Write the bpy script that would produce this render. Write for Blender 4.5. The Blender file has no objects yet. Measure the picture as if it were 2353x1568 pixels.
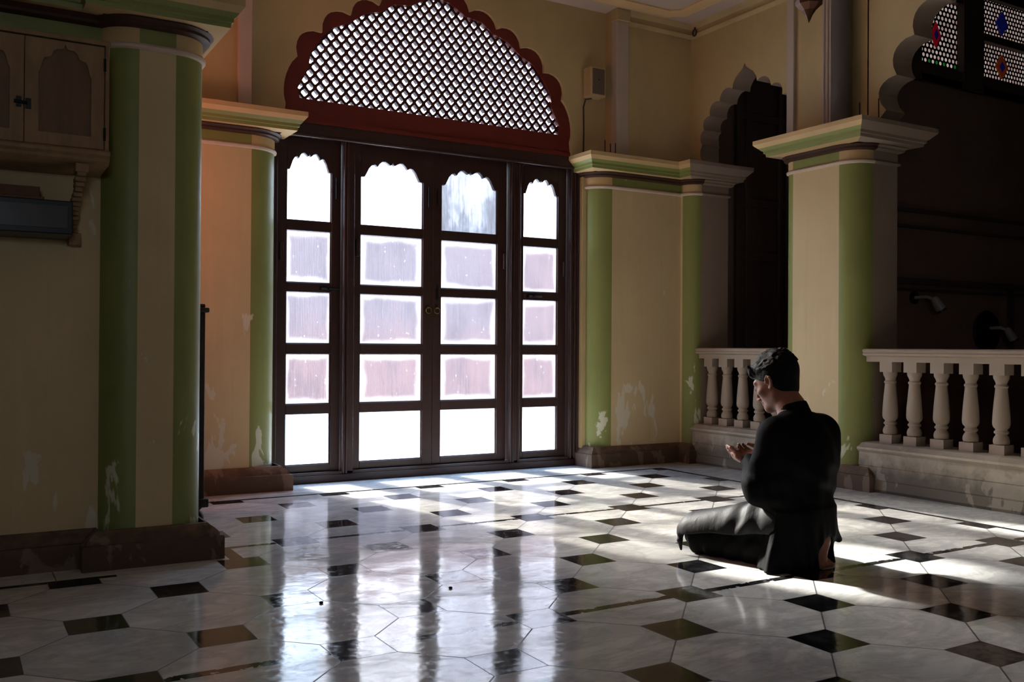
import bpy, math, random
import numpy as np
from mathutils import Vector, Matrix
random.seed(7)
SC = bpy.context.scene
COL = SC.collection
PI = math.pi

# ------------------------------------------------------------------ camera
CAMZ = 0.95
FPX, YAW, PITCH, ROLL = 2184.957677848875, 0.5341172028804744, 0.006747936865952479, 0.00627327850520087
def add_camera():
    F = Vector((math.sin(YAW)*math.cos(PITCH), math.cos(YAW)*math.cos(PITCH), math.sin(PITCH)))
    R = F.cross(Vector((0, 0, 1))).normalized()
    U = R.cross(F)
    c, s = math.cos(ROLL), math.sin(ROLL)
    R2 = R*c + U*s
    U2 = U*c - R*s
    cd = bpy.data.cameras.new('camera')
    cd.sensor_fit = 'HORIZONTAL'; cd.sensor_width = 36.0
    cd.lens = 36.0*FPX/2353.0
    cd.clip_start = 0.05; cd.clip_end = 200
    o = bpy.data.objects.new('camera', cd)
    M = Matrix(((R2.x, U2.x, -F.x, 0), (R2.y, U2.y, -F.y, 0), (R2.z, U2.z, -F.z, CAMZ), (0, 0, 0, 1)))
    o.matrix_world = M
    COL.objects.link(o)
    SC.camera = o
add_camera()

# ------------------------------------------------------------------ colour helpers
def lin(c):
    c = c/255.0
    return c/12.92 if c <= 0.04045 else ((c+0.055)/1.055)**2.4
def S(r, g, b):
    return (lin(r), lin(g), lin(b), 1.0)

# ------------------------------------------------------------------ material helpers
class NT:
    def __init__(self, name):
        self.m = bpy.data.materials.new(name)
        self.m.use_nodes = True
        self.t = self.m.node_tree
        self.t.nodes.clear()
        self.out = self.n('ShaderNodeOutputMaterial')
    def n(self, typ, **kw):
        nd = self.t.nodes.new(typ)
        for k, v in kw.items():
            setattr(nd, k, v)
        return nd
    def l(self, a, b):
        self.t.links.new(a, b)
    def put(self, sock, v):
        if isinstance(v, bpy.types.NodeSocket):
            self.l(v, sock)
        else:
            sock.default_value = v
    def math(self, op, a, b=None, c=None, clamp=False):
        nd = self.n('ShaderNodeMath', operation=op)
        nd.use_clamp = clamp
        self.put(nd.inputs[0], a)
        if b is not None: self.put(nd.inputs[1], b)
        if c is not None: self.put(nd.inputs[2], c)
        return nd.outputs[0]
    def mix(self, f, a, b, blend='MIX'):
        nd = self.n('ShaderNodeMix', data_type='RGBA', blend_type=blend)
        self.put(nd.inputs[0], f); self.put(nd.inputs[6], a); self.put(nd.inputs[7], b)
        return nd.outputs[2]
    def ramp(self, f, lo, hi):
        nd = self.n('ShaderNodeMapRange'); nd.interpolation_type = 'SMOOTHSTEP'
        self.put(nd.inputs[0], f); nd.inputs[1].default_value = lo; nd.inputs[2].default_value = hi
        return nd.outputs[0]
    def noise(self, vec, scale, detail=4, rough=0.55, dist=0.0):
        nd = self.n('ShaderNodeTexNoise')
        if vec is not None: self.put(nd.inputs['Vector'], vec)
        nd.inputs['Scale'].default_value = scale; nd.inputs['Detail'].default_value = detail
        nd.inputs['Roughness'].default_value = rough; nd.inputs['Distortion'].default_value = dist
        return nd.outputs[0]
    def pos(self, sc=(1, 1, 1)):
        g = self.n('ShaderNodeNewGeometry')
        mp = self.n('ShaderNodeMapping')
        self.l(g.outputs['Position'], mp.inputs[0])
        mp.inputs['Scale'].default_value = sc
        return mp.outputs[0]
    def xyz(self):
        g = self.n('ShaderNodeNewGeometry')
        s = self.n('ShaderNodeSeparateXYZ')
        self.l(g.outputs['Position'], s.inputs[0])
        return s.outputs
    def bump(self, h, strength, dist=0.01):
        nd = self.n('ShaderNodeBump')
        nd.inputs['Strength'].default_value = strength; nd.inputs['Distance'].default_value = dist
        self.put(nd.inputs['Height'], h)
        return nd.outputs[0]
    def principled(self, color, rough=0.6, normal=None, metal=0.0, spec=0.5, **kw):
        b = self.n('ShaderNodeBsdfPrincipled')
        self.put(b.inputs['Base Color'], color); self.put(b.inputs['Roughness'], rough)
        self.put(b.inputs['Metallic'], metal); self.put(b.inputs['Specular IOR Level'], spec)
        for k, v in kw.items():
            self.put(b.inputs[k], v)
        if normal is not None: self.l(normal, b.inputs['Normal'])
        self.l(b.outputs[0], self.out.inputs[0])
        return b

def plaster(name, col, var=0.25, streak=0.25, peel=0.0, peelcol=None, rough=0.75, bump=0.25, spec=0.25, scale=1.0, dirt=0.0):
    """old limewash: blotches, vertical streaks, peeled patches low on the wall"""
    T = NT(name)
    dark = tuple(c*0.62 for c in col[:3])+(1,)
    light = tuple(min(1, c*1.22) for c in col[:3])+(1,)
    n1 = T.noise(T.pos(), 1.7*scale, 6, 0.6, 0.3)
    c = T.mix(T.math('MULTIPLY', T.ramp(n1, 0.35, 0.75), var), col, dark)
    n2 = T.noise(T.pos((9, 9, 0.7)), 1.6*scale, 5, 0.6)
    c = T.mix(T.math('MULTIPLY', T.ramp(n2, 0.5, 0.8), streak), c, light)
    n5 = T.noise(T.pos((14, 14, 0.5)), 2.3*scale, 4, 0.6)
    c = T.mix(T.math('MULTIPLY', T.ramp(n5, 0.55, 0.85), streak), c, dark)
    z = T.xyz()[2]
    if dirt:
        n6 = T.noise(T.pos((3, 3, 3)), 4.0, 5, 0.6)
        f = T.math('MULTIPLY', T.ramp(T.math('ADD', z, T.math('MULTIPLY', n6, -0.25)), 0.15, -0.04), dirt)  # dark foot: dirt, on the plinth also the lower block's shade
        c = T.mix(f, c, tuple(x*0.22 for x in col[:3])+(1,))
    if peel > 0:
        n3 = T.noise(T.pos((1.0, 1.0, 0.45)), 7.0, 5, 0.55, 0.4)
        hgt = T.ramp(z, 1.15, 0.15)
        th = T.math('ADD', n3, T.math('MULTIPLY', hgt, 0.16))
        f = T.math('MULTIPLY', T.ramp(th, 0.700, 0.728), peel)
        c = T.mix(f, c, peelcol or S(200, 190, 170))
    n4 = T.noise(T.pos(), 35, 5, 0.6)
    nb = T.noise(T.pos(), 4, 3, 0.5)
    h = T.math('ADD', T.math('MULTIPLY', n4, 0.3), nb)
    T.principled(c, rough, T.bump(h, bump, 0.01), spec=spec)
    return T.m

def simple(name, col, rough=0.5, metal=0.0, spec=0.4, var=0.15, nscale=12, bump=0.08, stretch=(1, 1, 1)):
    T = NT(name)
    n = T.noise(T.pos(stretch), nscale, 5, 0.6)
    c = T.mix(T.math('MULTIPLY', T.ramp(n, 0.35, 0.75), var*2), col, tuple(x*0.55 for x in col[:3])+(1,))
    T.principled(c, rough, T.bump(n, bump, 0.005), metal=metal, spec=spec)
    return T.m

M = {}
M['yellow'] = plaster('yellow_limewash', S(190, 167, 122), 0.35, 0.18, bump=0.15)
M['cream'] = plaster('cream_limewash', S(208, 183, 141), 0.25, 0.3, peel=1.0, peelcol=S(214, 202, 178))
M['green'] = plaster('green_paint', S(134, 138, 76), 0.3, 0.3, peel=0.9, peelcol=S(206, 202, 176), rough=0.45, spec=0.45, bump=0.12)
M['jamb'] = plaster('grey_brown_plaster', S(150, 130, 114), 0.3, 0.25, bump=0.2)
M['trimgrey'] = plaster('grey_white_trim', S(184, 168, 154), 0.2, 0.2, bump=0.1)
M['mould_cream'] = plaster('cream_moulding', S(206, 174, 126), 0.35, 0.1, bump=0.12)
M['ringbrown'] = plaster('brown_ring_paint', S(70, 46, 36), 0.3, 0.1, bump=0.1, rough=0.55)
M['bead'] = plaster('white_bead', S(206, 184, 164), 0.25, 0.1, bump=0.1)
M['stone'] = plaster('worn_stone', S(176, 162, 144), 0.55, 0.2, peel=0.35, peelcol=S(190, 176, 156), bump=0.5, dirt=0.85, scale=1.6)
M['plinth'] = plaster('painted_plinth', S(150, 122, 100), 0.5, 0.2, peel=0.25, peelcol=S(176, 150, 128), bump=0.4, dirt=0.85, scale=1.6)  # dark foot: slight dirt, plus the lower block's shade put into the colour
M['balus'] = plaster('balustrade_stone', S(168, 150, 132), 0.35, 0.2, bump=0.25)
M['ceiling'] = plaster('ceiling_white', S(196, 176, 160), 0.2, 0.05, bump=0.1)
M['wood'] = simple('dark_door_wood', S(52, 30, 27), 0.38, spec=0.5, var=0.2, nscale=5, stretch=(6, 6, 1), bump=0.05)
M['redwood'] = simple('red_painted_wood', S(104, 32, 24), 0.5, spec=0.35, var=0.2, nscale=5, bump=0.05)
M['lattice'] = simple('dark_red_lattice', S(66, 26, 22), 0.5, spec=0.3, var=0.2)
M['cabwood'] = simple('pale_old_wood', S(150, 116, 80), 0.55, var=0.3, nscale=5, stretch=(5, 5, 1), bump=0.12)
M['cabpanel'] = simple('brown_panel_wood', S(118, 86, 58), 0.55, var=0.3, nscale=4, stretch=(5, 5, 1), bump=0.12)
M['iron'] = simple('dark_iron', S(22, 22, 22), 0.45, metal=0.3)
M['blackbox'] = simple('black_metal', S(16, 17, 18), 0.4, var=0.1)
M['boxfront'] = simple('dull_grey_glass', S(62, 56, 54), 0.3, var=0.2)
M['plank'] = simple('brown_plank', S(120, 74, 46), 0.6, var=0.3, nscale=4, stretch=(1, 8, 8))
M['carved'] = simple('black_brown_carved_wood', S(40, 30, 24), 0.5, var=0.3, nscale=45, bump=0.6)
M['speaker'] = simple('cream_plastic', S(186, 160, 118), 0.5, var=0.08)
M['spkgrille'] = simple('grey_speaker_cloth', S(104, 88, 76), 0.8, var=0.1, nscale=200, bump=0.4)
M['pipe'] = simple('grey_pipe_paint', S(86, 80, 75), 0.4, var=0.2, nscale=6)
M['brass'] = simple('dull_brass', S(120, 100, 60), 0.35, metal=0.8)
M['copper'] = simple('dark_copper', S(92, 56, 36), 0.4, metal=0.5)
M['darkwood'] = simple('gallery_dark_wood', S(78, 62, 52), 0.6, var=0.25, nscale=4, stretch=(5, 5, 1))
M['darkwall'] = simple('gallery_dark_wall', S(122, 98, 84), 0.8, var=0.2, nscale=3)
M['lampgrey'] = simple('grey_lamp_housing', S(150, 146, 142), 0.4, var=0.1)
M['soot'] = simple('soot_black', S(24, 18, 14), 0.9)
M['wire'] = simple('brown_cable', S(60, 42, 28), 0.6)
M['ground'] = simple('pale_court_paving', S(226, 222, 214), 0.8, var=0.05, nscale=2)
M['sandstone'] = simple('red_sandstone', (0.045, 0.030, 0.033, 1), 0.8, var=0.15, nscale=3)
M['facade'] = simple('pale_pink_facade', (0.80, 0.72, 0.70, 1), 0.8, var=0.1, nscale=2)
M['speck'] = simple('dry_brown_speck', S(46, 34, 24), 0.8)

# ------------------------------------------------------------------ mesh builder
class MB:
    def __init__(self):
        self.v = []; self.f = []; self.m = []
    def add(self, verts, faces, mat=0):
        b = len(self.v)
        self.v += [tuple(p) for p in verts]
        for fc in faces:
            self.f.append([b+i for i in fc])
            self.m.append(mat if not isinstance(mat, (list, tuple)) else mat[len(self.m) % len(mat)])
    def box(self, x0, x1, y0, y1, z0, z1, mat=0):
        vs = [(x, y, z) for z in (z0, z1) for y in (y0, y1) for x in (x0, x1)]
        self.add(vs, [(0, 2, 3, 1), (4, 5, 7, 6), (0, 1, 5, 4), (2, 6, 7, 3), (0, 4, 6, 2), (1, 3, 7, 5)], mat)
        return self
    def quad(self, a, b, c, d, mat=0):
        self.add([a, b, c, d], [(0, 1, 2, 3)], mat)
    def tube(self, pts, r, n=10, mat=0, caps=True):
        pts = [Vector(p) for p in pts]
        rr = r if isinstance(r, (list, tuple)) else [r]*len(pts)
        rings = []
        up = Vector((0, 0, 1))
        prev = None
        for i, p in enumerate(pts):
            d = (pts[min(i+1, len(pts)-1)]-pts[max(i-1, 0)]).normalized()
            if prev is None:
                a = d.cross(up)
                if a.length < 1e-3: a = d.cross(Vector((1, 0, 0)))
                a.normalize()
            else:
                a = (prev - d*prev.dot(d)).normalized()
            prev = a
            b = d.cross(a)
            rings.append([p+(a*math.cos(2*PI*k/n)+b*math.sin(2*PI*k/n))*rr[i] for k in range(n)])
        vs = [q for ring in rings for q in ring]
        fs = []
        for i in range(len(rings)-1):
            for k in range(n):
                fs.append((i*n+k, i*n+(k+1) % n, (i+1)*n+(k+1) % n, (i+1)*n+k))
        if caps:
            fs.append(tuple(range(n))[::-1]); fs.append(tuple((len(rings)-1)*n+k for k in range(n)))
        self.add(vs, fs, mat)
        return self
    def lathe(self, prof, c=(0, 0, 0), n=24, mat=0, axis='z'):
        """prof: list of (r, h)"""
        vs = []; fs = []
        for r, h in prof:
            for k in range(n):
                a = 2*PI*k/n
                p = (r*math.cos(a), r*math.sin(a), h)
                if axis == 'y': p = (p[0], h, p[1])
                if axis == 'x': p = (h, p[0], p[1])
                vs.append((c[0]+p[0], c[1]+p[1], c[2]+p[2]))
        for i in range(len(prof)-1):
            for k in range(n):
                q = (i*n+k, i*n+(k+1) % n, (i+1)*n+(k+1) % n, (i+1)*n+k)
                fs.append(q if axis != 'y' else q[::-1])
        q0 = tuple(range(n))[::-1]; q1 = tuple((len(prof)-1)*n+k for k in range(n))
        if axis == 'y': q0, q1 = q0[::-1], q1[::-1]
        if prof[0][0] > 1e-5: fs.append(q0)
        if prof[-1][0] > 1e-5: fs.append(q1)
        self.add(vs, fs, mat)
        return self
    def prism(self, poly, lo, hi, axis='y', mat=0):
        """extrude a 2D polygon; axis y: poly is (x,z); axis x: (y,z); axis z: (x,y)"""
        def P(p, t):
            return {'y': (p[0], t, p[1]), 'x': (t, p[0], p[1]), 'z': (p[0], p[1], t)}[axis]
        n = len(poly)
        vs = [P(p, lo) for p in poly]+[P(p, hi) for p in poly]
        fs = [tuple(range(n)), tuple(range(2*n-1, n-1, -1))]
        for i in range(n):
            j = (i+1) % n
            fs.append((j, i, n+i, n+j))
        self.add(vs, fs, mat)
        return self
    def build(self, name, mats, parent=None, smooth=None, bevel=None, bseg=2, loc=None, fix=True):
        me = bpy.data.meshes.new(name)
        off = Vector(loc) if loc is not None else Vector((0, 0, 0))
        if parent is not None and loc is None:
            off = WORLD.get(parent.name, Vector((0, 0, 0)))
        me.from_pydata([Vector(p)-off for p in self.v], [], self.f)
        if not isinstance(mats, (list, tuple)): mats = [mats]
        for k in mats: me.materials.append(M[k] if isinstance(k, str) else k)
        me.polygons.foreach_set('material_index', self.m)
        if fix:
            import bmesh
            bm = bmesh.new(); bm.from_mesh(me)
            bmesh.ops.remove_doubles(bm, verts=bm.verts, dist=1e-5)
            bmesh.ops.dissolve_degenerate(bm, dist=1e-6, edges=bm.edges)
            bmesh.ops.recalc_face_normals(bm, faces=bm.faces)
            bm.to_mesh(me); bm.free()
        me.update()
        if smooth is not None:
            me.polygons.foreach_set('use_smooth', [True]*len(me.polygons))
            me.set_sharp_from_angle(angle=math.radians(smooth))
        o = bpy.data.objects.new(name, me)
        COL.objects.link(o)
        if parent is not None:
            o.parent = parent
            WORLD[o.name] = off
        else:
            o.location = off
            WORLD[o.name] = off
        if bevel:
            md = o.modifiers.new('edge', 'BEVEL'); md.width = bevel; md.segments = bseg
            md.limit_method = 'ANGLE'; md.angle_limit = math.radians(40)
            md.harden_normals = False
        return o
WORLD = {}
def tag(o, label, cat=None, group=None, kind=None):
    o['label'] = label
    if cat: o['category'] = cat
    if group: o['group'] = group
    if kind: o['kind'] = kind
    return o
def thing(name, label, cat, loc=(0, 0, 0), group=None, kind=None):
    o = bpy.data.objects.new(name, None)
    COL.objects.link(o); o.location = loc
    o.empty_display_size = 0.1
    WORLD[o.name] = Vector(loc)
    tag(o, label, cat, group, kind)
    return o
def struct(o, label=None, cat=None):
    o['kind'] = 'structure'
    if label: o['label'] = label
    if cat: o['category'] = cat
    return o
def part(o, label):
    o['label'] = label
    return o

# ------------------------------------------------------------------ sweeping a moulding round a plan path
def arc(cx, cy, r, a0, a1, n=8):
    return [(cx+r*math.cos(math.radians(a0+(a1-a0)*i/n)), cy+r*math.sin(math.radians(a0+(a1-a0)*i/n))) for i in range(n+1)]
class Path:
    """plan path; outward side is on the right of travel; segs carry a material tag"""
    def __init__(self): self.p = []; self.s = []
    def line(self, pts, tag):
        for q in pts:
            if self.p and math.hypot(self.p[-1][0]-q[0], self.p[-1][1]-q[1]) < 1e-6: continue
            if self.p: self.s.append(tag)
            self.p.append(q)
        return self
def mitre(p, closed):
    n = len(p); out = []
    def nrm(a, b):
        d = Vector((b[0]-a[0], b[1]-a[1])); d.normalize(); return Vector((d.y, -d.x))
    for i in range(n):
        if closed:
            n0 = nrm(p[i-1], p[i]); n1 = nrm(p[i], p[(i+1) % n])
        else:
            n0 = nrm(p[max(i-1, 0)], p[max(i-1, 0)+1]); n1 = nrm(p[min(i, n-2)], p[min(i, n-2)+1])
        m = n0+n1
        m = m/ max(m.dot(n0), 0.3)
        out.append(m)
    return out
def sweep(mb, path, prof, mats, closed=False, cap_top=False):
    """prof: [(offset, z)...]; mats: dict tag->index or a list per profile strip"""
    p = path.p; n = len(p); mt = mitre(p, closed)
    vs = []
    for o, z in prof:
        for i in range(n):
            vs.append((p[i][0]+mt[i].x*o, p[i][1]+mt[i].y*o, z))
    base = len(mb.v); mb.v += vs
    segn = n if closed else n-1
    for j in range(len(prof)-1):
        for i in range(segn):
            i2 = (i+1) % n
            mb.f.append([base+j*n+i, base+j*n+i2, base+(j+1)*n+i2, base+(j+1)*n+i])
            tagname = path.s[i] if i < len(path.s) else path.s[-1]
            mm = mats
            if isinstance(mats, list): mm = mats[j]
            if isinstance(mm, dict): mm = mm[tagname]
            mb.m.append(mm)
    return mb

# ---- radial ring between an inner and an outer outline (both star shaped round c)
def radial(poly, c, ang):
    best = None
    dx, dy = math.cos(ang), math.sin(ang)
    n = len(poly)
    for i in range(n):
        ax, ay = poly[i][0]-c[0], poly[i][1]-c[1]
        bx, by = poly[(i+1) % n][0]-c[0], poly[(i+1) % n][1]-c[1]
        ex, ey = bx-ax, by-ay
        den = dx*ey-dy*ex
        if abs(den) < 1e-12: continue
        t = (ax*ey-ay*ex)/den
        u = (ax*dy-ay*dx)/den
        if t > 1e-9 and -1e-7 <= u <= 1+1e-7:
            if best is None or t > best: best = t
    return (c[0]+dx*best, c[1]+dy*best) if best else c
def ring_loops(outer, inner, c, extra=48):
    angs = set()
    for pl in (outer, inner):
        for q in pl:
            angs.add(round(math.atan2(q[1]-c[1], q[0]-c[0]) % (2*PI), 7))
    for k in range(extra): angs.add(round(2*PI*k/extra, 7))
    angs = sorted(angs)
    return [radial(outer, c, a) for a in angs], [radial(inner, c, a) for a in angs]
def holed_slab(mb, outer, inner, c, lo, hi, axis, mats=(0, 0, 0), rim=True, extra=24, floorz=None):
    """slab with a hole. mats = (front lo side, hole reveal, back hi side)"""
    def P(p, t):
        return {'y': (p[0], t, p[1]), 'x': (t, p[0], p[1])}[axis]
    O, I = ring_loops(outer, inner, c, extra)
    n = len(O)
    for i in range(n):
        j = (i+1) % n
        a, b, cc, d = O[i], O[j], I[j], I[i]
        if math.hypot(a[0]-d[0], a[1]-d[1]) > 1e-5 or math.hypot(b[0]-cc[0], b[1]-cc[1]) > 1e-5:
            mb.quad(P(a, lo), P(b, lo), P(cc, lo), P(d, lo), mats[0])
            mb.quad(P(d, hi), P(cc, hi), P(b, hi), P(a, hi), mats[2])
        if floorz is not None and d[1] < floorz+1e-4 and cc[1] < floorz+1e-4: continue
        mb.quad(P(d, lo), P(cc, lo), P(cc, hi), P(d, hi), mats[1])
        if rim: mb.quad(P(b, lo), P(a, lo), P(a, hi), P(b, hi), mats[0])
    return mb
def lobes(cusps, bulge, n=7):
    """scalloped line through the cusps, each lobe bulging to the left of travel"""
    out = []
    for i in range(len(cusps)-1):
        a = Vector(cusps[i]); b = Vector(cusps[i+1])
        d = b-a; L = d.length; nn = Vector((-d.y, d.x)).normalized()
        bl = bulge[i] if isinstance(bulge, (list, tuple)) else bulge
        for k in range(n):
            t = k/n
            s = math.sin(PI*t)**0.7
            q = a+d*t+nn*(bl*s)
            out.append((q.x, q.y))
    out.append(tuple(cusps[-1]))
    return out

# ================================================================== SETTING
YW = 6.33      # recessed window wall plane
YP = 6.20      # pilaster plane of the window wall
XW = 5.43      # upper face of the arcade wall
ZC = 3.70      # ceiling
XC = 3.113     # centre of the fanlight

# ---- floor: octagons of veined marble, black squares, black strips
def floor_material():
    T = NT('marble_octagon_floor')
    X, Y, Z = T.xyz()
    P2 = 0.33944
    X0, Y0 = 2.4735, 2.1452
    u = T.math('DIVIDE', T.math('SUBTRACT', X, X0), P2)
    v = T.math('DIVIDE', T.math('SUBTRACT', Y, Y0), P2)
    a = T.math('MULTIPLY', T.math('ADD', u, v), 0.5)
    b = T.math('MULTIPLY', T.math('SUBTRACT', u, v), 0.5)
    ra = T.math('ROUND', a); rb = T.math('ROUND', b)
    da = T.math('SUBTRACT', a, ra); db = T.math('SUBTRACT', b, rb)
    du = T.math('ABSOLUTE', T.math('ADD', da, db)); dv = T.math('ABSOLUTE', T.math('SUBTRACT', da, db))
    mx = T.math('MAXIMUM', du, dv)
    h = 0.187/2/P2
    sq = T.math('LESS_THAN', mx, h)
    # the paved area inside the border
    inR = T.math('LESS_THAN', X, 4.862)
    inB = T.math('LESS_THAN', Y, 5.892)
    leftout = T.math('MULTIPLY', T.math('LESS_THAN', X, 0.60), T.math('GREATER_THAN', Y, 4.200))
    leftout = T.math('MULTIPLY', leftout, T.math('LESS_THAN', Y, 5.0))
    inside = T.math('MULTIPLY', T.math('MULTIPLY', inR, inB), T.math('SUBTRACT', 1.0, leftout))
    # strips
    wob = T.noise(T.pos(), 9.0, 4, 0.6)
    def strip(coord, val, half, cond=None, worn=True):
        d = T.math('ABSOLUTE', T.math('SUBTRACT', coord, val))
        s = T.math('LESS_THAN', d, half)
        if worn:
            wn = T.noise(T.pos(), 17.0, 4, 0.65)
            s = T.math('MULTIPLY', s, T.math('LESS_THAN', T.math('ADD', wn, T.math('MULTIPLY', d, 5.0)), 0.66))
        if cond is not None: s = T.math('MULTIPLY', s, cond)
        return s
    st = strip(Y, Y0+2*P2, 0.022, inR)
    for s2 in (strip(Y, Y0+7*P2, 0.020, T.math('MULTIPLY', inR, T.math('GREATER_THAN', X, 1.11))),
               strip(Y, Y0-3*P2, 0.022, inR),
               strip(Y, 5.892, 0.020, inR, False), strip(X, 4.862, 0.020, T.math('LESS_THAN', Y, 5.912), False),
               strip(Y, 4.200, 0.020, T.math('LESS_THAN', X, 0.60), False),
               strip(X, 1.11, 0.03, T.math('MULTIPLY', T.math('GREATER_THAN', Y, 4.10), T.math('LESS_THAN', Y, 4.54)), False)):
        st = T.math('MAXIMUM', st, s2)
    black = T.math('MAXIMUM', T.math('MULTIPLY', sq, inside), st)
    # joints
    def joint(d):
        return T.math('LESS_THAN', T.math('ABSOLUTE', d), 0.0056)
    jo = T.math('MULTIPLY', T.math('MULTIPLY', T.math('MAXIMUM', joint(da), joint(db)), inside), T.math('SUBTRACT', 1.0, sq))
    sqe = T.math('MULTIPLY', T.math('LESS_THAN', T.math('ABSOLUTE', T.math('SUBTRACT', mx, h)), 0.005), inside)
    border = T.math('SUBTRACT', 1.0, inside)
    fx = T.math('SUBTRACT', T.math('FRACT', T.math('ADD', T.math('MULTIPLY', X, 1/1.02), 0.13)), 0.5)
    fy = T.math('SUBTRACT', T.math('FRACT', T.math('ADD', T.math('MULTIPLY', Y, 1/1.02), 0.5)), 0.5)
    jb = T.math('MULTIPLY', border, T.math('MAXIMUM', T.math('LESS_THAN', T.math('ABSOLUTE', fx), 0.0022), T.math('LESS_THAN', T.math('ABSOLUTE', fy), 0.0022)))
    joints = T.math('MAXIMUM', T.math('MAXIMUM', jo, sqe), jb)
    # per-tile random
    ia = T.math('FLOOR', a); ib = T.math('FLOOR', b)
    cv = T.n('ShaderNodeCombineXYZ'); T.l(ia, cv.inputs[0]); T.l(ib, cv.inputs[1])
    wn = T.n('ShaderNodeTexWhiteNoise'); wn.noise_dimensions = '3D'; T.l(cv.outputs[0], wn.inputs[0])
    # marble veining: direction varies per tile through an offset
    vm = T.n('ShaderNodeVectorMath', operation='MULTIPLY_ADD')
    T.l(wn.outputs['Color'], vm.inputs[0]); vm.inputs[1].default_value = (7, 7, 7); T.l(T.pos((1.3, 2.1, 1)), vm.inputs[2])
    n1 = T.noise(vm.outputs[0], 1.7, 7, 0.62, 1.3)
    n2 = T.noise(vm.outputs[0], 3.2, 6, 0.62, 1.2)
    vein = T.math('SUBTRACT', 1.0, T.math('MULTIPLY', T.math('ABSOLUTE', T.math('SUBTRACT', n1, 0.5)), 11.0), clamp=True)
    vein2 = T.math('SUBTRACT', 1.0, T.math('MULTIPLY', T.math('ABSOLUTE', T.math('SUBTRACT', n2, 0.52)), 16.0), clamp=True)
    base = T.mix(T.math('MULTIPLY', wn.outputs['Value'], 0.75), S(236, 234, 228), S(198, 199, 198))
    base = T.mix(T.math('MULTIPLY', T.ramp(n2, 0.42, 0.72), 0.5), base, S(182, 184, 186))
    base = T.mix(T.math('MULTIPLY', vein, 0.34), base, S(140, 143, 146))
    base = T.mix(T.math('MULTIPLY', vein2, 0.2), base, S(142, 140, 138))
    n3 = T.noise(T.pos(), 14, 5, 0.65)
    blk = T.mix(T.ramp(n3, 0.4, 0.75), S(20, 20, 22), S(48, 48, 50))
    c = T.mix(black, base, blk)
    c = T.mix(T.math('MULTIPLY', joints, 0.9), c, S(48, 42, 38))
    # polish: wavy, slightly worn
    wv = T.noise(T.pos(), 1.9, 2, 0.45)
    wv2 = T.noise(T.pos(), 6.0, 3, 0.5)
    hh = T.math('ADD', T.math('MULTIPLY', wv, 1.0), T.math('MULTIPLY', wv2, 0.18))
    # each slab a touch out of level
    sx = T.math('MULTIPLY', T.math('SUBTRACT', wn.outputs['Value'], 0.5), T.math('SUBTRACT', u, v))
    bmp = T.n('ShaderNodeBump'); bmp.inputs['Strength'].default_value = 0.28; bmp.inputs['Distance'].default_value = 0.02
    T.l(T.math('SUBTRACT', hh, T.math('MULTIPLY', joints, 0.12)), bmp.inputs['Height'])
    scr = T.noise(T.pos((1, 1, 1)), 28, 5, 0.7)
    rg = T.math('ADD', 0.08, T.math('MULTIPLY', T.ramp(scr, 0.45, 0.8), 0.16))
    rg = T.math('ADD', rg, T.math('MULTIPLY', joints, 0.4))
    T.principled(c, rg, bmp.outputs[0], spec=0.62)
    return T.m
M['floor'] = floor_material()
mb = MB(); mb.box(-3.2, 10.2, -3.2, 6.56, -0.2, 0.0)
struct(mb.build('floor', 'floor'), 'polished white marble octagon floor with black squares and black strips', 'floor')

# ---- ceiling
mb = MB(); mb.box(-3.2, 5.75, -3.2, 6.56, ZC, ZC+0.15)
struct(mb.build('ceiling', 'ceiling'), 'pale plaster ceiling above the window wall', 'ceiling')
# raised yellow moulding on the ceiling
pc = Path().line([(-2.4, 5.98), (5.00, 5.98), (5.07, 5.92), (5.07, -2.4)], 'a')
mb = MB(); sweep(mb, pc, [(-0.13, ZC+0.01), (-0.13, ZC-0.012), (-0.10, ZC-0.03), (-0.085, ZC-0.022), (-0.05, ZC-0.04), (-0.02, ZC-0.03), (0.0, ZC-0.012), (0.0, ZC+0.01)], 0)
struct(mb.build('trim_2', 'mould_cream', smooth=35), 'yellow moulding strip running round the ceiling', 'ceiling moulding')

# ---- window wall with the scalloped opening
def arch_outline():
    half = [(1.165, 2.60), (1.085, 2.93), (0.91, 3.125), (0.70, 3.285), (0.485, 3.395), (0.25, 3.485)]
    right = lobes([(h, z) for h, z in half], [-0.045, -0.085, -0.085, -0.075, -0.07])
    top = lobes([(0.25, 3.485), (0.0, 3.64)], [-0.06])
    r = right[:-1]+top[:-1]+[(0.0, 3.655)]
    l = [(-h, z) for h, z in r[:-1]][::-1]
    return [(XC+h, z) for h, z in r+l]
ARCH = arch_outline()
opening = [(XC+1.155, 0.0)]+ARCH+[(XC-1.155, 0.0)]
for i in range(len(opening)):
    pass
outer = [(4.66, 0.0), (4.66, ZC), (1.60, ZC), (1.60, 0.0)]
opening[0] = (4.40, 0.0); opening.insert(1, (4.40, 2.49)); opening.insert(2, (4.29, 2.49))
opening[-1] = (1.84, 0.0); opening.insert(len(opening)-1, (1.94, 2.49)); opening.insert(len(opening)-1, (1.84, 2.49))
mb = MB(); holed_slab(mb, outer, opening, (XC, 2.3), YW, 6.52, 'y', (0, 0, 0), rim=True, floorz=0.0)
# pilaster masses either side, above the capitals
for x0, x1 in ((4.62, 5.75), (-3.2, 1.673)):
    mb.box(x0, x1, YP+0.006, 6.52, 2.30, ZC)
    mb.box(x0 if x0 > 0 else x0, x1 if x0 > 0 else 1.66, YP+0.17, 6.52, 0.0, 2.30)
struct(mb.build('wall_back', 'yellow'), 'yellow limewashed wall round the great scalloped window', 'wall')

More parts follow.
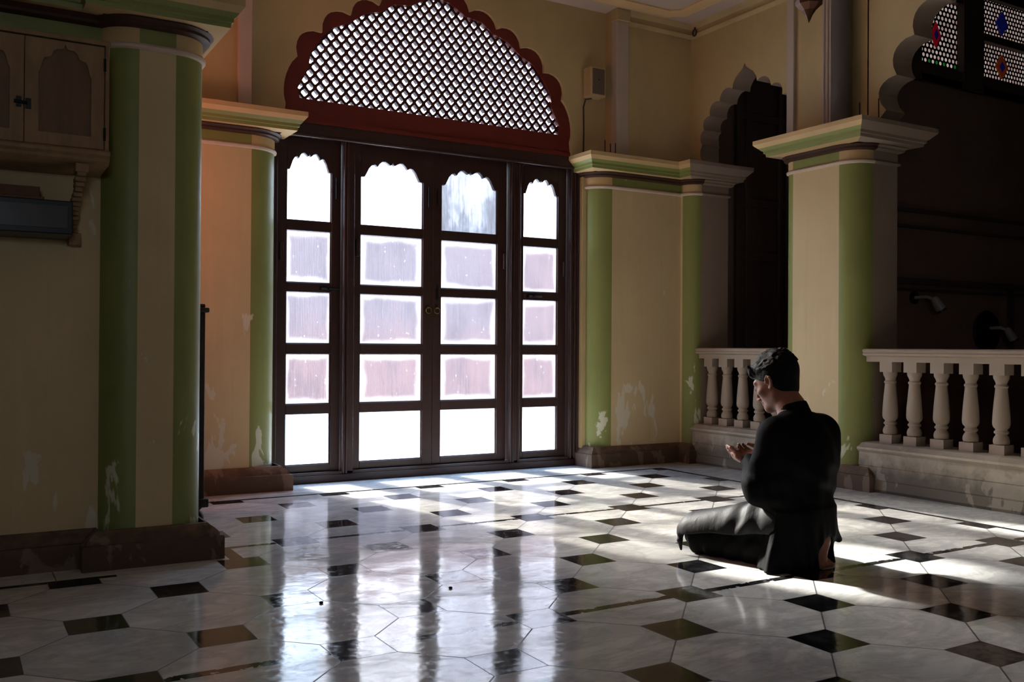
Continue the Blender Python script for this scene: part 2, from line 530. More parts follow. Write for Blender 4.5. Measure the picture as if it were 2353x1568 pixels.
# cornice under the ceiling
def cornice(path, name, label):
    mb = MB()
    sweep(mb, path, [(0.0, ZC-0.115), (0.014, ZC-0.105), (0.022, ZC-0.085), (0.012, ZC-0.07), (0.012, ZC-0.04), (0.03, ZC-0.02), (0.04, ZC)], 0)
    struct(mb.build(name, 'yellow', smooth=40), label, 'cornice')
cornice(Path().line([(4.745, YP), (XW, YP), (XW, 5.06), (XW, -3.0)], 'a'), 'trim_3', 'yellow cornice band under the ceiling in the room corner')

# ---- arcade wall on the right, two scalloped arches
def arcade_wall():
    mb = MB()
    # far arch
    cy = 5.57
    half = [(0.485, 2.52), (0.488, 2.66), (0.47, 2.785), (0.40, 2.888), (0.285, 2.985), (0.135, 3.055)]
    r = lobes([(h, z) for h, z in half], [-0.030, -0.036, -0.044, -0.052, -0.052])
    r = r[:-1]+[(0.135, 3.055), (0.128, 3.095), (0.095, 3.14), (0.05, 3.172), (0.018, 3.195), (0.0, 3.23)]
    l = [(-h, z) for h, z in r[:-1]][::-1]
    arch = [(cy+h, z) for h, z in r+l]
    out = [(6.35, 2.36), (6.35, ZC), (5.06, ZC), (5.06, 2.36)]
    op = [(cy+0.485, 2.36)]+arch+[(cy-0.485, 2.36)]
    holed_slab(mb, out, op, (cy, 2.45), XW, 5.625, 'x', (0, 1, 0), rim=True, floorz=2.36)
    # near arch
    cy = 3.355
    half = [(0.985, 2.46), (0.88, 2.57), (0.80, 2.79), (0.665, 3.02), (0.50, 3.22), (0.27, 3.37)]
    r = lobes([(h, z) for h, z in half], [-0.005, -0.105, -0.095, -0.085, -0.06])
    r = r[:-1]+lobes([(0.27, 3.37), (0.0, 3.58)], -0.04)
    l = [(-h, z) for h, z in r[:-1]][::-1]
    arch = [(cy+h, z) for h, z in r+l]
    out = [(4.39, 2.36), (4.39, ZC), (2.32, ZC), (2.32, 2.36)]
    op = [(cy+0.985, 2.36)]+arch+[(cy-0.985, 2.36)]
    holed_slab(mb, out, op, (cy, 2.45), XW, 5.625, 'x', (0, 1, 0), rim=True, floorz=2.36)
    mb.box(XW, 5.73, 4.38, 5.07, 2.36, ZC, 0)
    mb.box(XW, 5.73, -3.2, 2.33, 0.0, ZC, 0)
    return struct(mb.build('wall_right', ['yellow', 'jamb'], smooth=30), 'yellow arcade wall with two scalloped arches', 'wall')
arcade_wall()
# the walls behind the camera and to the left
mb = MB()
for q in ((-3.2, -1.2, 0, ZC), (-0.3, 5.75, 0, ZC), (-1.2, -0.3, 0, 1.6), (-1.2, -0.3, 2.15, ZC)): mb.box(q[0], q[1], -3.2, -3.0, q[2], q[3])  # unseen opening, added to let fill daylight into the room
struct(mb.build('wall_front', 'yellow'), 'yellow wall behind the viewpoint with an opening added for fill light', 'wall')
mb = MB(); mb.box(-3.2, -3.0, -3.0, 6.5, 0, ZC)
struct(mb.build('wall_side', 'yellow'), 'yellow side wall at the far left', 'wall')

# ---- pillars --------------------------------------------------------------
PROF_SLAB = [(0.0, 2.50), (0.15, 2.492), (0.15, 2.462), (0.142, 2.452), (0.126, 2.435), (0.112, 2.418), (0.104, 2.414), (0.102, 2.396), (0.093, 2.392), (0.090, 2.372), (0.0, 2.366)]
SLAB_MAT = [0, 0, 0, 0, 1, 1, 1, 1, 1, 0]
PROF_RING = [(0.0, 2.372), (0.045, 2.372), (0.05, 2.362), (0.035, 2.350), (0.035, 2.338), (0.022, 2.330), (0.0, 2.328)]
PROF_NECK = [(0.002, 2.335), (0.002, 2.262)]
PROF_BEAD = [(0.0, 2.266), (0.010, 2.263), (0.017, 2.253), (0.014, 2.242), (0.0, 2.236)]
PROF_PLINTH = [(0.0, 0.158), (0.012, 0.156), (0.018, 0.148), (0.034, 0.138), (0.050, 0.122), (0.056, 0.108), (0.068, 0.104), (0.072, 0.096), (0.072, 0.0)]
def rev(path, closed=False):
    q = Path(); q.p = path.p[::-1]
    q.s = (path.s[:len(path.p)-1][::-1]+path.s[len(path.p)-1:]) if closed else path.s[::-1]
    return q
def pillar(name, label, shaft, slab, plinth, closed=False, so=1.0):
    """shaft path has tags flat / round / jamb; slab & plinth paths have square corners"""
    p0 = shaft.p[len(shaft.p)//2]
    shaft, slab, plinth = rev(shaft, closed), rev(slab, closed), rev(plinth, closed)
    t = thing(name, label, 'pillar', (p0[0], p0[1], 0), kind='thing')
    mb = MB(); sweep(mb, plinth, PROF_PLINTH, 0, closed)
    mb.build('plinth', 'plinth', t, smooth=30)
    mb = MB(); sweep(mb, shaft, [(0, 2.245), (0, 0.12)], {'flat': 0, 'round': 1, 'jamb': 2}, closed)
    mb.build('shaft', ['cream', 'green', 'jamb'], t, smooth=35)
    mb = MB(); sweep(mb, shaft, PROF_BEAD, {'flat': 0, 'round': 0, 'jamb': 1}, closed)
    mb.build('bead', ['bead', 'jamb'], t, smooth=50)
    mb = MB(); sweep(mb, shaft, PROF_NECK, {'flat': 1, 'round': 0, 'jamb': 2}, closed)
    mb.build('neck_band', ['mould_cream', 'green', 'jamb'], t, smooth=35)
    mb = MB(); sweep(mb, shaft, PROF_RING, {'flat': 0, 'round': 0, 'jamb': 1}, closed)
    mb.build('ring_moulding', ['ringbrown', 'jamb'], t, smooth=50)
    mb = MB()
    pr = [(o*so, z) for o, z in PROF_SLAB]
    ms = [{'flat': m, 'jamb': 2} for m in SLAB_MAT]
    sweep(mb, slab, pr, ms, closed)
    if closed:
        n = len(slab.p)
        mb.add([(q[0], q[1], 2.50) for q in slab.p], [tuple(range(n))], 0)
    mb.build('capital', ['mould_cream', 'green', 'jamb'], t, smooth=25)
    return t

# free standing pillar of the arcade (travel with room on the right hand: closed, clockwise seen from above)
sh = Path()
sh.line([(5.73, 5.055), (5.73, 4.375)], 'jamb')
sh.line([(5.48, 4.375)], 'jamb'); sh.line(arc(5.48, 4.535, 0.16, 270, 180, 10), 'round')
sh.line([(5.32, 4.955)], 'flat'); sh.line(arc(5.42, 4.955, 0.10, 180, 90, 8), 'round'); sh.s.append('jamb')
def rect_path(x0, x1, y0, y1):
    p = Path(); p.line([(x1, y1), (x1, y0)], 'jamb'); p.line([(x0, y0)], 'jamb'); p.line([(x0, y1)], 'flat'); p.s.append('jamb'); return p
pillar('pillar', 'cream and green pillar standing between the two balustrades behind the kneeling man', sh,
       rect_path(5.30, 5.75, 4.36, 5.00), rect_path(5.335, 5.73, 4.30, 5.04), True, 1.15)

# engaged corner pillar, right of the door
sh = Path().line([(5.73, 6.56), (5.73, 6.065)], 'jamb').line([(5.43, 6.065)], 'jamb').line(arc(5.43, 6.175, 0.11, 270, 180, 8), 'round')
sh.line([(5.32, 6.20)], 'flat').line([(4.60, 6.20)], 'flat').line(arc(4.60, 6.37, 0.17, 270, 180, 10), 'round').line([(4.43, 6.50)], 'round')
sl = Path().line([(5.73, 6.56), (5.73, 6.065)], 'jamb').line([(5.32, 6.065)], 'jamb').line([(5.32, 6.20), (4.43, 6.20), (4.43, 6.50)], 'flat')
pillar('pillar', 'cream and green corner pillar between the tall door and the far balustrade', sh, sl, sl)

# pilaster left of the door
sh = Path().line(arc(1.685, 6.40, 0.20, 0, -90, 10), 'round'); sh = Path().line([(1.885, 6.50)], 'round').line(arc(1.685, 6.40, 0.20, 0, -90, 10), 'round').line([(-2.98, 6.20)], 'flat')
sl = Path().line([(1.885, 6.50), (1.885, 6.20), (-2.98, 6.20)], 'flat')
pillar('pillar', 'salmon lit pillar left of the tall door, half hidden by the near pillar', sh, sl, sl, so=0.9)

# big near pillar at the left, end of a short wall
def leftpath(sq):
    p = Path()
    if not sq:
        p.line([(-2.98, 5.05), (0.853, 5.05)], 'flat').line(arc(0.853, 4.91, 0.14, 90, 0, 8), 'round').line([(0.993, 4.52)], 'flat')
        p.line(arc(0.853, 4.52, 0.14, 0, -90, 10), 'round').line([(0.70, 4.38)], 'flat').line(arc(0.70, 4.535, 0.155, 270, 205, 8), 'round').line([(-2.98, 4.47)], 'flat')
    else:
        p.line([(-2.98, 5.05), (0.993, 5.05), (0.993, 4.38), (0.553, 4.38), (0.553, 4.47), (-2.98, 4.47)], 'flat')
    return p
pillar('pillar', 'big near pillar with two green rounded corners at the left beside the wall cabinet', leftpath(False), leftpath(True), leftpath(True), so=0.87)
# the wall above that pillar
mb = MB(); mb.box(-3.0, 0.97, 4.49, 5.03, 2.45, ZC)
struct(mb.build('wall_left', 'yellow'), 'short wall over the near left pillar', 'wall')

# grey painted strips on the pilasters over the capitals
mb = MB(); mb.box(4.618, 4.738, YP-0.03, YP+0.05, 2.49, 3.60)
struct(mb.build('trim_4', 'trimgrey', bevel=0.006), 'pale grey vertical strip beside the loudspeaker', 'trim')
mb = MB(); mb.box(1.588, 1.676, YP-0.03, YP+0.05, 2.49, ZC)
struct(mb.build('trim_5', 'trimgrey', bevel=0.006), 'pale grey vertical strip left of the scalloped window', 'trim')
mb = MB(); mb.box(XW-0.03, XW+0.05, 5.03, 5.10, 2.49, ZC)
struct(mb.build('trim_6', 'trimgrey', bevel=0.006), 'pale grey strip at the edge of the small far arch', 'trim')
mb = MB()
mb.box(XW-0.012, XW+0.05, 4.645, 4.775, 2.49, ZC)
for k in range(4):
    y = 4.660+k*0.033
    mb.tube([(XW-0.012, y, 2.492), (XW-0.012, y, ZC-0.002)], 0.013, 10)
struct(mb.build('trim_7', 'trimgrey', smooth=40), 'reeded grey strip beside the round downpipe', 'trim')
mb = MB(); mb.box(4.61, 4.75, YP-0.04, YP+0.05, 3.60, ZC)
struct(mb.build('trim_8', 'yellow', bevel=0.008), 'yellow block on top of the grey strip under the ceiling', 'trim')

# ================================================================== DOORS
YD = 6.42
KD = YD/6.40
def dx(x): return x*KD
def dz(z): return 0.95+(z-0.95)*KD
ROWS = [(0.125, 0.478), (0.547, 0.895), (0.967, 1.325), (1.39, 1.75), (1.82, 2.168)]
HALF = [(1, 0), (.88, .0), (.82, .028), (.75, .062), (.66, .087), (.56, .094), (.48, .080), (.42, .102), (.33, .121), (.23, .122), (.14, .110), (.07, .099), (.03, .105), (0, .122)]
def glass(name, kind):
    T = NT(name)
    tc = T.n('ShaderNodeTexCoord')
    sp = T.n('ShaderNodeSeparateXYZ'); T.l(tc.outputs['Generated'], sp.inputs[0])
    ex = T.math('MINIMUM', sp.outputs[0], T.math('SUBTRACT', 1.0, sp.outputs[0]))
    ez = T.math('MINIMUM', sp.outputs[2], T.math('SUBTRACT', 1.0, sp.outputs[2]))
    ob = T.n('ShaderNodeObjectInfo')
    wob = T.noise(T.pos(), 5.0, 3, 0.5)
    wo2 = T.noise(T.pos((1, 1, 1)), 2.3, 3, 0.6)
    wob = T.math('SUBTRACT', T.math('ADD', T.math('MULTIPLY', wob, 0.5), wo2), 0.75)
    edge = T.math('ADD', T.math('MINIMUM', ex, T.math('MULTIPLY', ez, 0.8)), T.math('MULTIPLY', wob, 0.20))
    dirt = T.ramp(edge, -0.03, 0.13)
    n = T.noise(T.pos((1, 1, 0.5)), 5.0, 5, 0.6)
    streak = T.noise(T.pos((20, 1, 1.2)), 4.0, 3, 0.6)
    spots = T.noise(T.pos((1, 1, 0.6)), 55, 2, 0.5)
    sm = T.ramp(spots, 0.72, 0.78)
    if kind == 'clear':
        f = 0.10; tint = (0.3, 0.3, 0.33, 1)
        ff = T.math('MULTIPLY', T.ramp(n, 0.35, 0.8), f)
    elif kind == 'dusty':
        f = 0.5; tint = (0.030, 0.030, 0.034, 1)
        ff = T.math('ADD', 0.40, T.math('MULTIPLY', T.ramp(T.math('ADD', n, T.math('MULTIPLY', streak, 0.3)), 0.4, 0.8), 0.35))
    else:
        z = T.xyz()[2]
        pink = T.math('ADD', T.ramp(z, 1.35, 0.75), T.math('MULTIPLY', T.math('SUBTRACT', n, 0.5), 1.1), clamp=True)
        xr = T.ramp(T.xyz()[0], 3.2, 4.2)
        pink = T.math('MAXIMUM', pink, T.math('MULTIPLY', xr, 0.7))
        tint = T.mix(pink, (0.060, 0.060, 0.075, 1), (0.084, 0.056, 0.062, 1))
        tint = T.mix(T.math('MULTIPLY', sm, 0.8), tint, (0.6, 0.6, 0.6, 1))
        tint = T.mix(dirt, (0.45, 0.45, 0.45, 1), tint)
        ff = T.math('ADD', 0.10, T.math('MULTIPLY', T.math('MULTIPLY', dirt, T.ramp(T.math('ADD', n, T.math('MULTIPLY', streak, 0.5)), 0.3, 1.0)), 0.30))
    rib = T.n('ShaderNodeTexWave'); rib.wave_type = 'BANDS'; rib.bands_direction = 'X'
    T.l(T.pos(), rib.inputs[0]); rib.inputs['Scale'].default_value = 26.0
    tl = T.n('ShaderNodeBsdfTranslucent'); 
    if kind == 'ribbed':
        tint = T.mix(T.math('MULTIPLY', rib.outputs['Fac'], 0.5), tint, (0.14, 0.125, 0.135, 1))
    T.put(tl.inputs[0], tint)
    tp = T.n('ShaderNodeBsdfTransparent'); T.put(tp.inputs[0], (0.93, 0.95, 0.97, 1) if kind != 'ribbed' else T.mix(T.math('MULTIPLY', dirt, 0.12), (1, 1, 1, 1), tint))
    mx = T.n('ShaderNodeMixShader'); T.put(mx.inputs[0], ff); T.l(tp.outputs[0], mx.inputs[1]); T.l(tl.outputs[0], mx.inputs[2])
    gl = T.n('ShaderNodeBsdfGlossy'); gl.inputs['Roughness'].default_value = 0.05
    m2 = T.n('ShaderNodeMixShader'); m2.inputs[0].default_value = 0.04; T.l(mx.outputs[0], m2.inputs[1]); T.l(gl.outputs[0], m2.inputs[2])
    T.l(m2.outputs[0], T.out.inputs[0])
    return T.m
M['clear'] = glass('clear_window_glass', 'clear')
M['dusty'] = glass('dusty_window_glass', 'dusty')
M['ribbed'] = glass('ribbed_window_glass', 'ribbed')

# frame of the door: jambs, mullions, sill, lintel
mb = MB()
y0, y1 = YD-0.045, YD+0.10
mb.box(dx(1.80), dx(1.906), y0, y1, 0, 2.50)
mb.box(dx(4.292), dx(4.455), y0, y1, 0, 2.50)
mb.box(dx(2.376), dx(2.460), y0, y1, 0.05, 2.42)
mb.box(dx(3.735), dx(3.836), y0, y1, 0.05, 2.42)
mb.box(dx(1.80), dx(4.45), y0-0.012, y1, 0.0, 0.052)
mb.box(dx(1.80), dx(4.45), y0, y1, 0.052, 0.072)
mb.box(dx(1.80), dx(4.45), y0-0.02, y1, 2.40, 2.50)
for x in (2.388, 2.408, 3.752, 3.772, 3.82, 4.31, 4.345, 4.375):
    mb.tube([(dx(x), y0, 0.056), (dx(x), y0, 2.40)], 0.010, 10)
mb.tube([(dx(1.9), y0-0.02, 2.402), (dx(4.43), y0-0.02, 2.402)], 0.011, 10)
struct(mb.build('trim_1', 'wood', smooth=40, bevel=0.003), 'dark brown frame with two mullions round the four door leaves', 'door frame')

def door_leaf(idx, x0, x1, px0, px1, label, kinds):
    t = thing('door_%d' % idx, label, 'door', (dx((x0+x1)/2), YD, 0), group='leaves of the tall glazed door')
    struct(t)
    x0, x1, px0, px1 = dx(x0), dx(x1), dx(px0), dx(px1)
    zb, zt = 0.072, 2.398
    rows = [(dz(a), dz(b)) for a, b in ROWS]
    ya, yb = YD, YD+0.036
    mb = MB()
    mb.box(x0, px0, ya, yb, zb, zt); mb.box(px1, x1, ya, yb, zb, zt)
    cuts = [zb]+[v for r in rows for v in r]
    for k in range(0, 10, 2):
        mb.box(px0, px1, ya, yb, cuts[k], cuts[k+1])
    # arched head of the top light
    c = (px0+px1)/2; hw = (px1-px0)/2
    zs = rows[4][1]
    # ya..yb slab from top pane sill upward with arched hole
    inner = [(c+h*hw, zs+d) for h, d in HALF]+[(c-h*hw, zs+d) for h, d in HALF[:-1]][::-1]
    inner = [(px1, rows[4][0])]+inner+[(px0, rows[4][0])]
    outer = [(px1, rows[4][0]), (px1, zt), (px0, zt), (px0, rows[4][0])]
    holed_slab(mb, outer, inner, (c, zs-0.1), ya, yb, 'y', (0, 0, 0), rim=False, extra=8)
    # thin glazing beads
    for k in range(5):
        a, b = rows[k]
        mb.box(px0, px0+0.006, ya+0.012, yb-0.006, a, b); mb.box(px1-0.006, px1, ya+0.012, yb-0.006, a, b)
        mb.box(px0, px1, ya+0.012, yb-0.006, a, a+0.006)
    mb.build('frame', 'wood', t, bevel=0.0025, bseg=1)
    for k in range(5):
        a, b = rows[k]
        if k == 4: b = zs+0.13
        p = MB().box(px0-0.004, px1+0.004, ya+0.022, ya+0.026, a-0.004, b)
        o = p.build('pane', kinds[k], t)
        part(o, {'clear': 'clear glass pane', 'dusty': 'grey dusty glass pane', 'ribbed': 'ribbed translucent glass pane'}[kinds[k]])
    return t, (x0, x1, px0, px1)
RB = ['clear', 'ribbed', 'ribbed', 'ribbed', 'clear']
d1, g1 = door_leaf(1, 1.911, 2.373, 1.985, 2.305, 'narrow glazed door leaf next to the salmon lit pillar, slightly ajar', RB)
d2, g2 = door_leaf(2, 2.464, 3.0955, 2.524, 3.015, 'wide glazed middle door leaf with the brass ring on its right edge', RB)
d3, g3 = door_leaf(3, 3.096, 3.730, 3.167, 3.650, 'wide glazed middle door leaf with the grey dusty top pane', ['clear', 'ribbed', 'ribbed', 'ribbed', 'dusty'])
d4, g4 = door_leaf(4, 3.840, 4.288, 3.885, 4.210, 'narrow glazed door leaf next to the corner pillar', RB)
def door_bits():
    def hinge(t, x, z):
        MB().box(x-0.012, x+0.012, YD-0.022, YD, z-0.06, z+0.06).build('hinge', 'wood', t, bevel=0.003)
    hinge(d3, dx(3.705), 1.62); hinge(d4, dx(4.262), 1.585); hinge(d2, dx(2.497), 1.655); hinge(d1, dx(1.945), 1.60)
    for t, x in ((d2, dx(3.060)), (d3, dx(3.128))):
        ring = MB()
        pts = [(x+0.022*math.cos(a*PI/8), YD-0.012, 1.222+0.022*math.sin(a*PI/8)) for a in range(17)]
        ring.tube(pts, 0.0032, 8, caps=False)
        ring.build('ring_handle', 'brass', t, smooth=60)
        MB().lathe([(0.0, YD-0.014), (0.008, YD-0.012), (0.012, YD-0.004), (0.012, YD)], (x, 0, 1.245), 12, axis='y').build('handle_boss', 'brass', t, smooth=40)
    def latch(t, x0, x1, z):
        m = MB(); m.box(x0, x1, YD-0.006, YD, z-0.012, z+0.012)
        m.tube([(x0+0.01, YD-0.014, z), (x1+0.03, YD-0.014, z)], 0.006, 8)
        m.box((x0+x1)/2-0.006, (x0+x1)/2+0.006, YD-0.03, YD, z-0.01, z+0.01)
        m.build('latch', 'iron', t, smooth=40)
    latch(d1, dx(2.22), dx(2.33), 1.355); latch(d4, dx(3.92), dx(4.02), 1.357)
    for t, x in ((d1, dx(2.335)), (d2, dx(3.055)), (d3, dx(3.13))):
        m = MB(); m.box(x-0.008, x+0.008, YD-0.006, YD, 2.02, 2.12)
        m.tube([(x, YD-0.012, 1.99), (x, YD-0.012, 2.14)], 0.005, 8)
        m.build('bolt', 'iron', t, smooth=40)
    m = MB(); m.tube([(dx(3.135), YD-0.012, 1.30), (dx(3.135), YD-0.012, 1.42)], 0.005, 8); m.box(dx(3.125), dx(3.145), YD-0.006, YD, 1.31, 1.39)
    m.build('bolt', 'iron', d3, smooth=40)
door_bits()

# ---- fanlight: red scalloped frame and pierced lattice
win = thing('window_1', 'scalloped arched window of red wood with a pierced lattice of small holes', 'window', (XC, 6.36, 2.5))
struct(win)
IN_HALF = [(1.06, 2.655), (1.075, 2.72), (1.00, 2.86), (0.985, 2.97), (0.90, 3.10), (0.83, 3.175), (0.70, 3.235), (0.58, 3.325), (0.46, 3.36), (0.36, 3.43), (0.22, 3.45), (0.10, 3.52), (0.0, 3.545)]
inner = [(XC+h, z) for h, z in IN_HALF]+[(XC-h, z) for h, z in IN_HALF[:-1]][::-1]
outer = [(XC+1.20, 2.49)]+ARCH+[(XC-1.20, 2.49)]
mb = MB(); holed_slab(mb, outer, inner, (XC, 2.80), YW+0.025, YW+0.085, 'y', (0, 0, 0), rim=True, extra=12)
mb.box(XC-1.20, XC+1.20, YW+0.015, YW+0.05, 2.49, 2.52)
mb.build('frame', 'redwood', win, smooth=30)
def inside(poly, x, y):
    c = False; n = len(poly)
    for i in range(n):
        x1, y1 = poly[i]; x2, y2 = poly[(i+1) % n]
        if (y1 > y) != (y2 > y) and x < (x2-x1)*(y-y1)/(y2-y1)+x1: c = not c
    return c
def lattice():
    mb = MB()
    sx, sz = 0.0755, 0.0935
    ya, yb = YW+0.045, YW+0.088
    big = [(XC+h*1.06, 2.60 if z < 2.7 else z+0.06) for h, z in IN_HALF]+[(XC-h*1.06, 2.60 if z < 2.7 else z+0.06) for h, z in IN_HALF[:-1]][::-1]
    for j in range(0, 24):
        for i in range(-18, 19):
            x = XC+i*sx+(sx/2 if j % 2 else 0); z = 2.655+j*sz/2
            if not inside(big, x, z): continue
            # diamond cell and four-lobed hole
            cell = [(x+sx/2, z), (x, z+sz/2), (x-sx/2, z), (x, z-sz/2)]
            hole = []
            N = 16
            for k in range(N):
                a = 2*PI*k/N
                r = 0.0212*(1+0.13*math.cos(4*a))
                hole.append((x+r*math.cos(a), z+r*1.12*math.sin(a)))
            O = [radial(cell, (x, z), 2*PI*k/N) for k in range(N)]
            b = len(mb.v)
            for (q, y) in ((O, ya), (hole, ya), (hole, yb), (O, yb)):
                mb.v += [(p[0], y, p[1]) for p in q]
            for k in range(N):
                k2 = (k+1) % N
                for r0 in range(3):
                    mb.f.append([b+r0*N+k, b+r0*N+k2, b+(r0+1)*N+k2, b+(r0+1)*N+k]); mb.m.append(0)
    o = mb.build('lattice', 'lattice', win, fix=True)
    part(o, 'dark lattice pierced with small four-lobed holes')
lattice()

# ================================================================== BALUSTRADES
def balustrade(label, ya, yb, cys, base_end_round):
    t = thing('balustrade', label, 'balustrade', (5.45, (ya+yb)/2, 0), group='stone balustrades under the arches')
    prof = [(5.33, 0.0), (5.315, 0.02), (5.325, 0.075), (5.32, 0.085), (5.335, 0.165), (5.33, 0.172), (5.335, 0.258), (5.328, 0.262), (5.31, 0.278), (5.312, 0.292), (5.335, 0.30), (5.36, 0.318), (5.40, 0.322), (5.62, 0.322), (5.62, 0.0)]
    mb = MB()
    n = len(prof)
    poly = [(x, z) for x, z in prof]
    vs = [(x, ya, z) for x, z in poly]+[(x, yb, z) for x, z in poly]
    fs = [tuple(range(n)), tuple(range(2*n-1, n-1, -1))]+[((i+1) % n, i, n+i, n+(i+1) % n) for i in range(n)]
    mb.add(vs, fs)
    mb.build('base_wall', 'stone', t, smooth=25)
    rp = [(5.405, 0.868), (5.405, 0.902), (5.385, 0.908), (5.37, 0.912), (5.365, 0.922), (5.372, 0.932), (5.362, 0.940), (5.366, 0.951), (5.385, 0.957), (5.56, 0.957), (5.585, 0.94), (5.57, 0.908), (5.54, 0.902), (5.54, 0.868)]
    n = len(rp)
    mb = MB()
    vs = [(x, ya, z) for x, z in rp]+[(x, yb, z) for x, z in rp]
    fs = [tuple(range(n)), tuple(range(2*n-1, n-1, -1))]+[((i+1) % n, i, n+i, n+(i+1) % n) for i in range(n)]
    mb.add(vs, fs)
    mb.build('handrail', 'balus', t, smooth=30)
    bp = [(.030, .378), (.043, .384), (.047, .396), (.046, .412), (.040, .428), (.033, .436), (.033, .444), (.041, .450), (.042, .456), (.040, .462), (.034, .467), (.034, .475), (.045, .486), (.050, .502), (.0505, .52), (.048, .57), (.042, .64), (.036, .70), (.034, .722), (.039, .727), (.040, .733), (.038, .739), (.032, .744), (.032, .752), (.037, .765), (.044, .778), (.046, .792), (.046, .802)]
    src = None
    for y in cys:
        if src is None:
            mb = MB()
            mb.box(5.42, 5.517, y-0.0485, y+0.0485, 0.318, 0.380)
            mb.box(5.42, 5.517, y-0.0485, y+0.0485, 0.80, 0.872)
            mb.lathe(bp, (5.4685, y, 0), 20)
            src = mb.build('baluster', 'balus', t, smooth=40, loc=(5.4685, y, 0))
            src.location = Vector((5.4685, y, 0))-WORLD[t.name]
        else:
            o = src.copy(); COL.objects.link(o); o.parent = t
            o.location = Vector((5.4685, y, 0))-WORLD[t.name]
    return t
balustrade('near stone balustrade right of the kneeling man, under the wide arch', 2.34, 4.37, [4.225, 4.038, 3.840, 3.637, 3.437, 3.237, 3.037, 2.837, 2.637, 2.437], True)
balustrade('far stone balustrade in the room corner, behind the kneeling man', 5.06, 6.06, [5.965, 5.79, 5.61, 5.43, 5.25], False)

# ================================================================== GALLERY BEHIND THE ARCADE
mb = MB(); mb.box(5.73, 10.2, 6.30, 6.5, 0, 4.6)
mb.box(5.73, 5.92, 6.22, 6.32, 0, 4.6)
struct(mb.build('wall_gallery', 'darkwall'), 'dark wall of the side gallery', 'wall')
mb = MB(); mb.box(10.0, 10.2, -3.0, 6.3, 0, 4.6); struct(mb.build('wall_gallery_end', 'darkwall'), 'dark end wall of the side gallery', 'wall')
mb = MB(); mb.box(5.73, 10.2, -3.2, -3.0, 0, 4.6); struct(mb.build('wall_gallery_front', 'darkwall'), 'dark front wall of the side gallery', 'wall')
mb = MB(); mb.box(5.73, 10.2, -3.2, 6.5, 4.6, 4.7); struct(mb.build('ceiling_gallery', 'darkwall'), 'dark roof of the side gallery', 'ceiling')
mb = MB(); mb.box(5.73, 5.83, -3.2, 6.5, ZC, 4.6); struct(mb.build('wall_gallery_side', 'darkwall'), 'dark wall above the arcade on the gallery side', 'wall')
# tall dark door in the gallery, seen through the small arch
gd = thing('door_5', 'tall dark wooden door in the gallery seen through the small far arch', 'door', (6.3, 6.28, 0)); struct(gd)
mb = MB(); mb.box(6.02, 6.86, 6.26, 6.30, 0, 4.0); mb.build('leaf', 'darkwood', gd)
mb = MB()
for x in (6.0, 6.11, 6.52, 6.62, 6.80): mb.box(x, x+0.05, 6.235, 6.262, 0, 4.0)
for z in (0.9, 1.75, 2.23, 3.0): mb.box(6.02, 6.86, 6.242, 6.262, z, z+0.07)
mb.build('rails', 'darkwood', gd, bevel=0.006)

# wooden screen across the gallery with lit pierced lights
def dots_mat(name, s, accent):
    T = NT(name)
    X, Y, Z = T.xyz()
    u = T.math('DIVIDE', X, s); v = T.math('DIVIDE', Z, s*0.866)
    row = T.math('FLOOR', v)
    uu = T.math('ADD', u, T.math('MULTIPLY', T.math('MODULO', row, 2.0), 0.5))
    fu = T.math('SUBTRACT', T.math('FRACT', uu), 0.5); fv = T.math('MULTIPLY', T.math('SUBTRACT', T.math('FRACT', v), 0.5), 0.866)
    d = T.math('SQRT', T.math('ADD', T.math('MULTIPLY', fu, fu), T.math('MULTIPLY', fv, fv)))
    dot = T.math('LESS_THAN', d, 0.31)
    n = T.noise(T.pos(), 3.0, 3, 0.5)
    cv = T.n('ShaderNodeCombineXYZ'); T.l(T.math('FLOOR', uu), cv.inputs[0]); T.l(row, cv.inputs[1])
    wn = T.n('ShaderNodeTexWhiteNoise'); T.l(cv.outputs[0], wn.inputs[0])
    col = T.mix(wn.outputs['Value'], S(246, 226, 218), S(214, 176, 168))
    tc = T.n('ShaderNodeTexCoord'); sp = T.n('ShaderNodeSeparateXYZ'); T.l(tc.outputs['Generated'], sp.inputs[0])
    lowrow = T.math('MULTIPLY', T.math('LESS_THAN', sp.outputs[2], 0.10), T.math('GREATER_THAN', wn.outputs['Value'], 0.45))
    col = T.mix(lowrow, col, accent)
    em = T.n('ShaderNodeEmission'); T.put(em.inputs[0], col); T.put(em.inputs[1], T.math('MULTIPLY', T.math('ADD', 0.35, T.math('MULTIPLY', n, 0.9)), GL))
    df = T.n('ShaderNodeBsdfDiffuse'); df.inputs[0].default_value = S(14, 14, 13)
    mx = T.n('ShaderNodeMixShader'); T.l(dot, mx.inputs[0]); T.l(df.outputs[0], mx.inputs[1]); T.l(em.outputs[0], mx.inputs[2])
    T.l(mx.outputs[0], T.out.inputs[0])
    return T.m
GL = 0.33
M['dotsA'] = dots_mat('lit_pierced_light_large', 0.046, S(40, 120, 40))
M['dotsB'] = dots_mat('lit_pierced_light_small', 0.040, S(190, 120, 30))
def lit_glass(name, col, e):
    T = NT(name); b = T.principled(col, 0.2); b.inputs['Emission Color'].default_value = col; b.inputs['Emission Strength'].default_value = e
    return T.m
M['redglass'] = lit_glass('lit_red_glass', S(150, 14, 28), 0.16)
M['blueglass'] = lit_glass('lit_blue_glass', S(24, 30, 110), 0.10)
M['amberglass'] = lit_glass('lit_amber_glass', S(150, 60, 24), 0.08)
scr = thing('wooden_screen', 'dark wooden screen with lit pierced lights across the gallery behind the near balustrade', 'screen', (7.3, 4.75, 0))
YS = 4.70
mb = MB(); mb.box(5.92, 10.0, YS, YS+0.08, 0.0, 3.08); mb.build('panelling', 'darkwall', scr)
mb = MB()
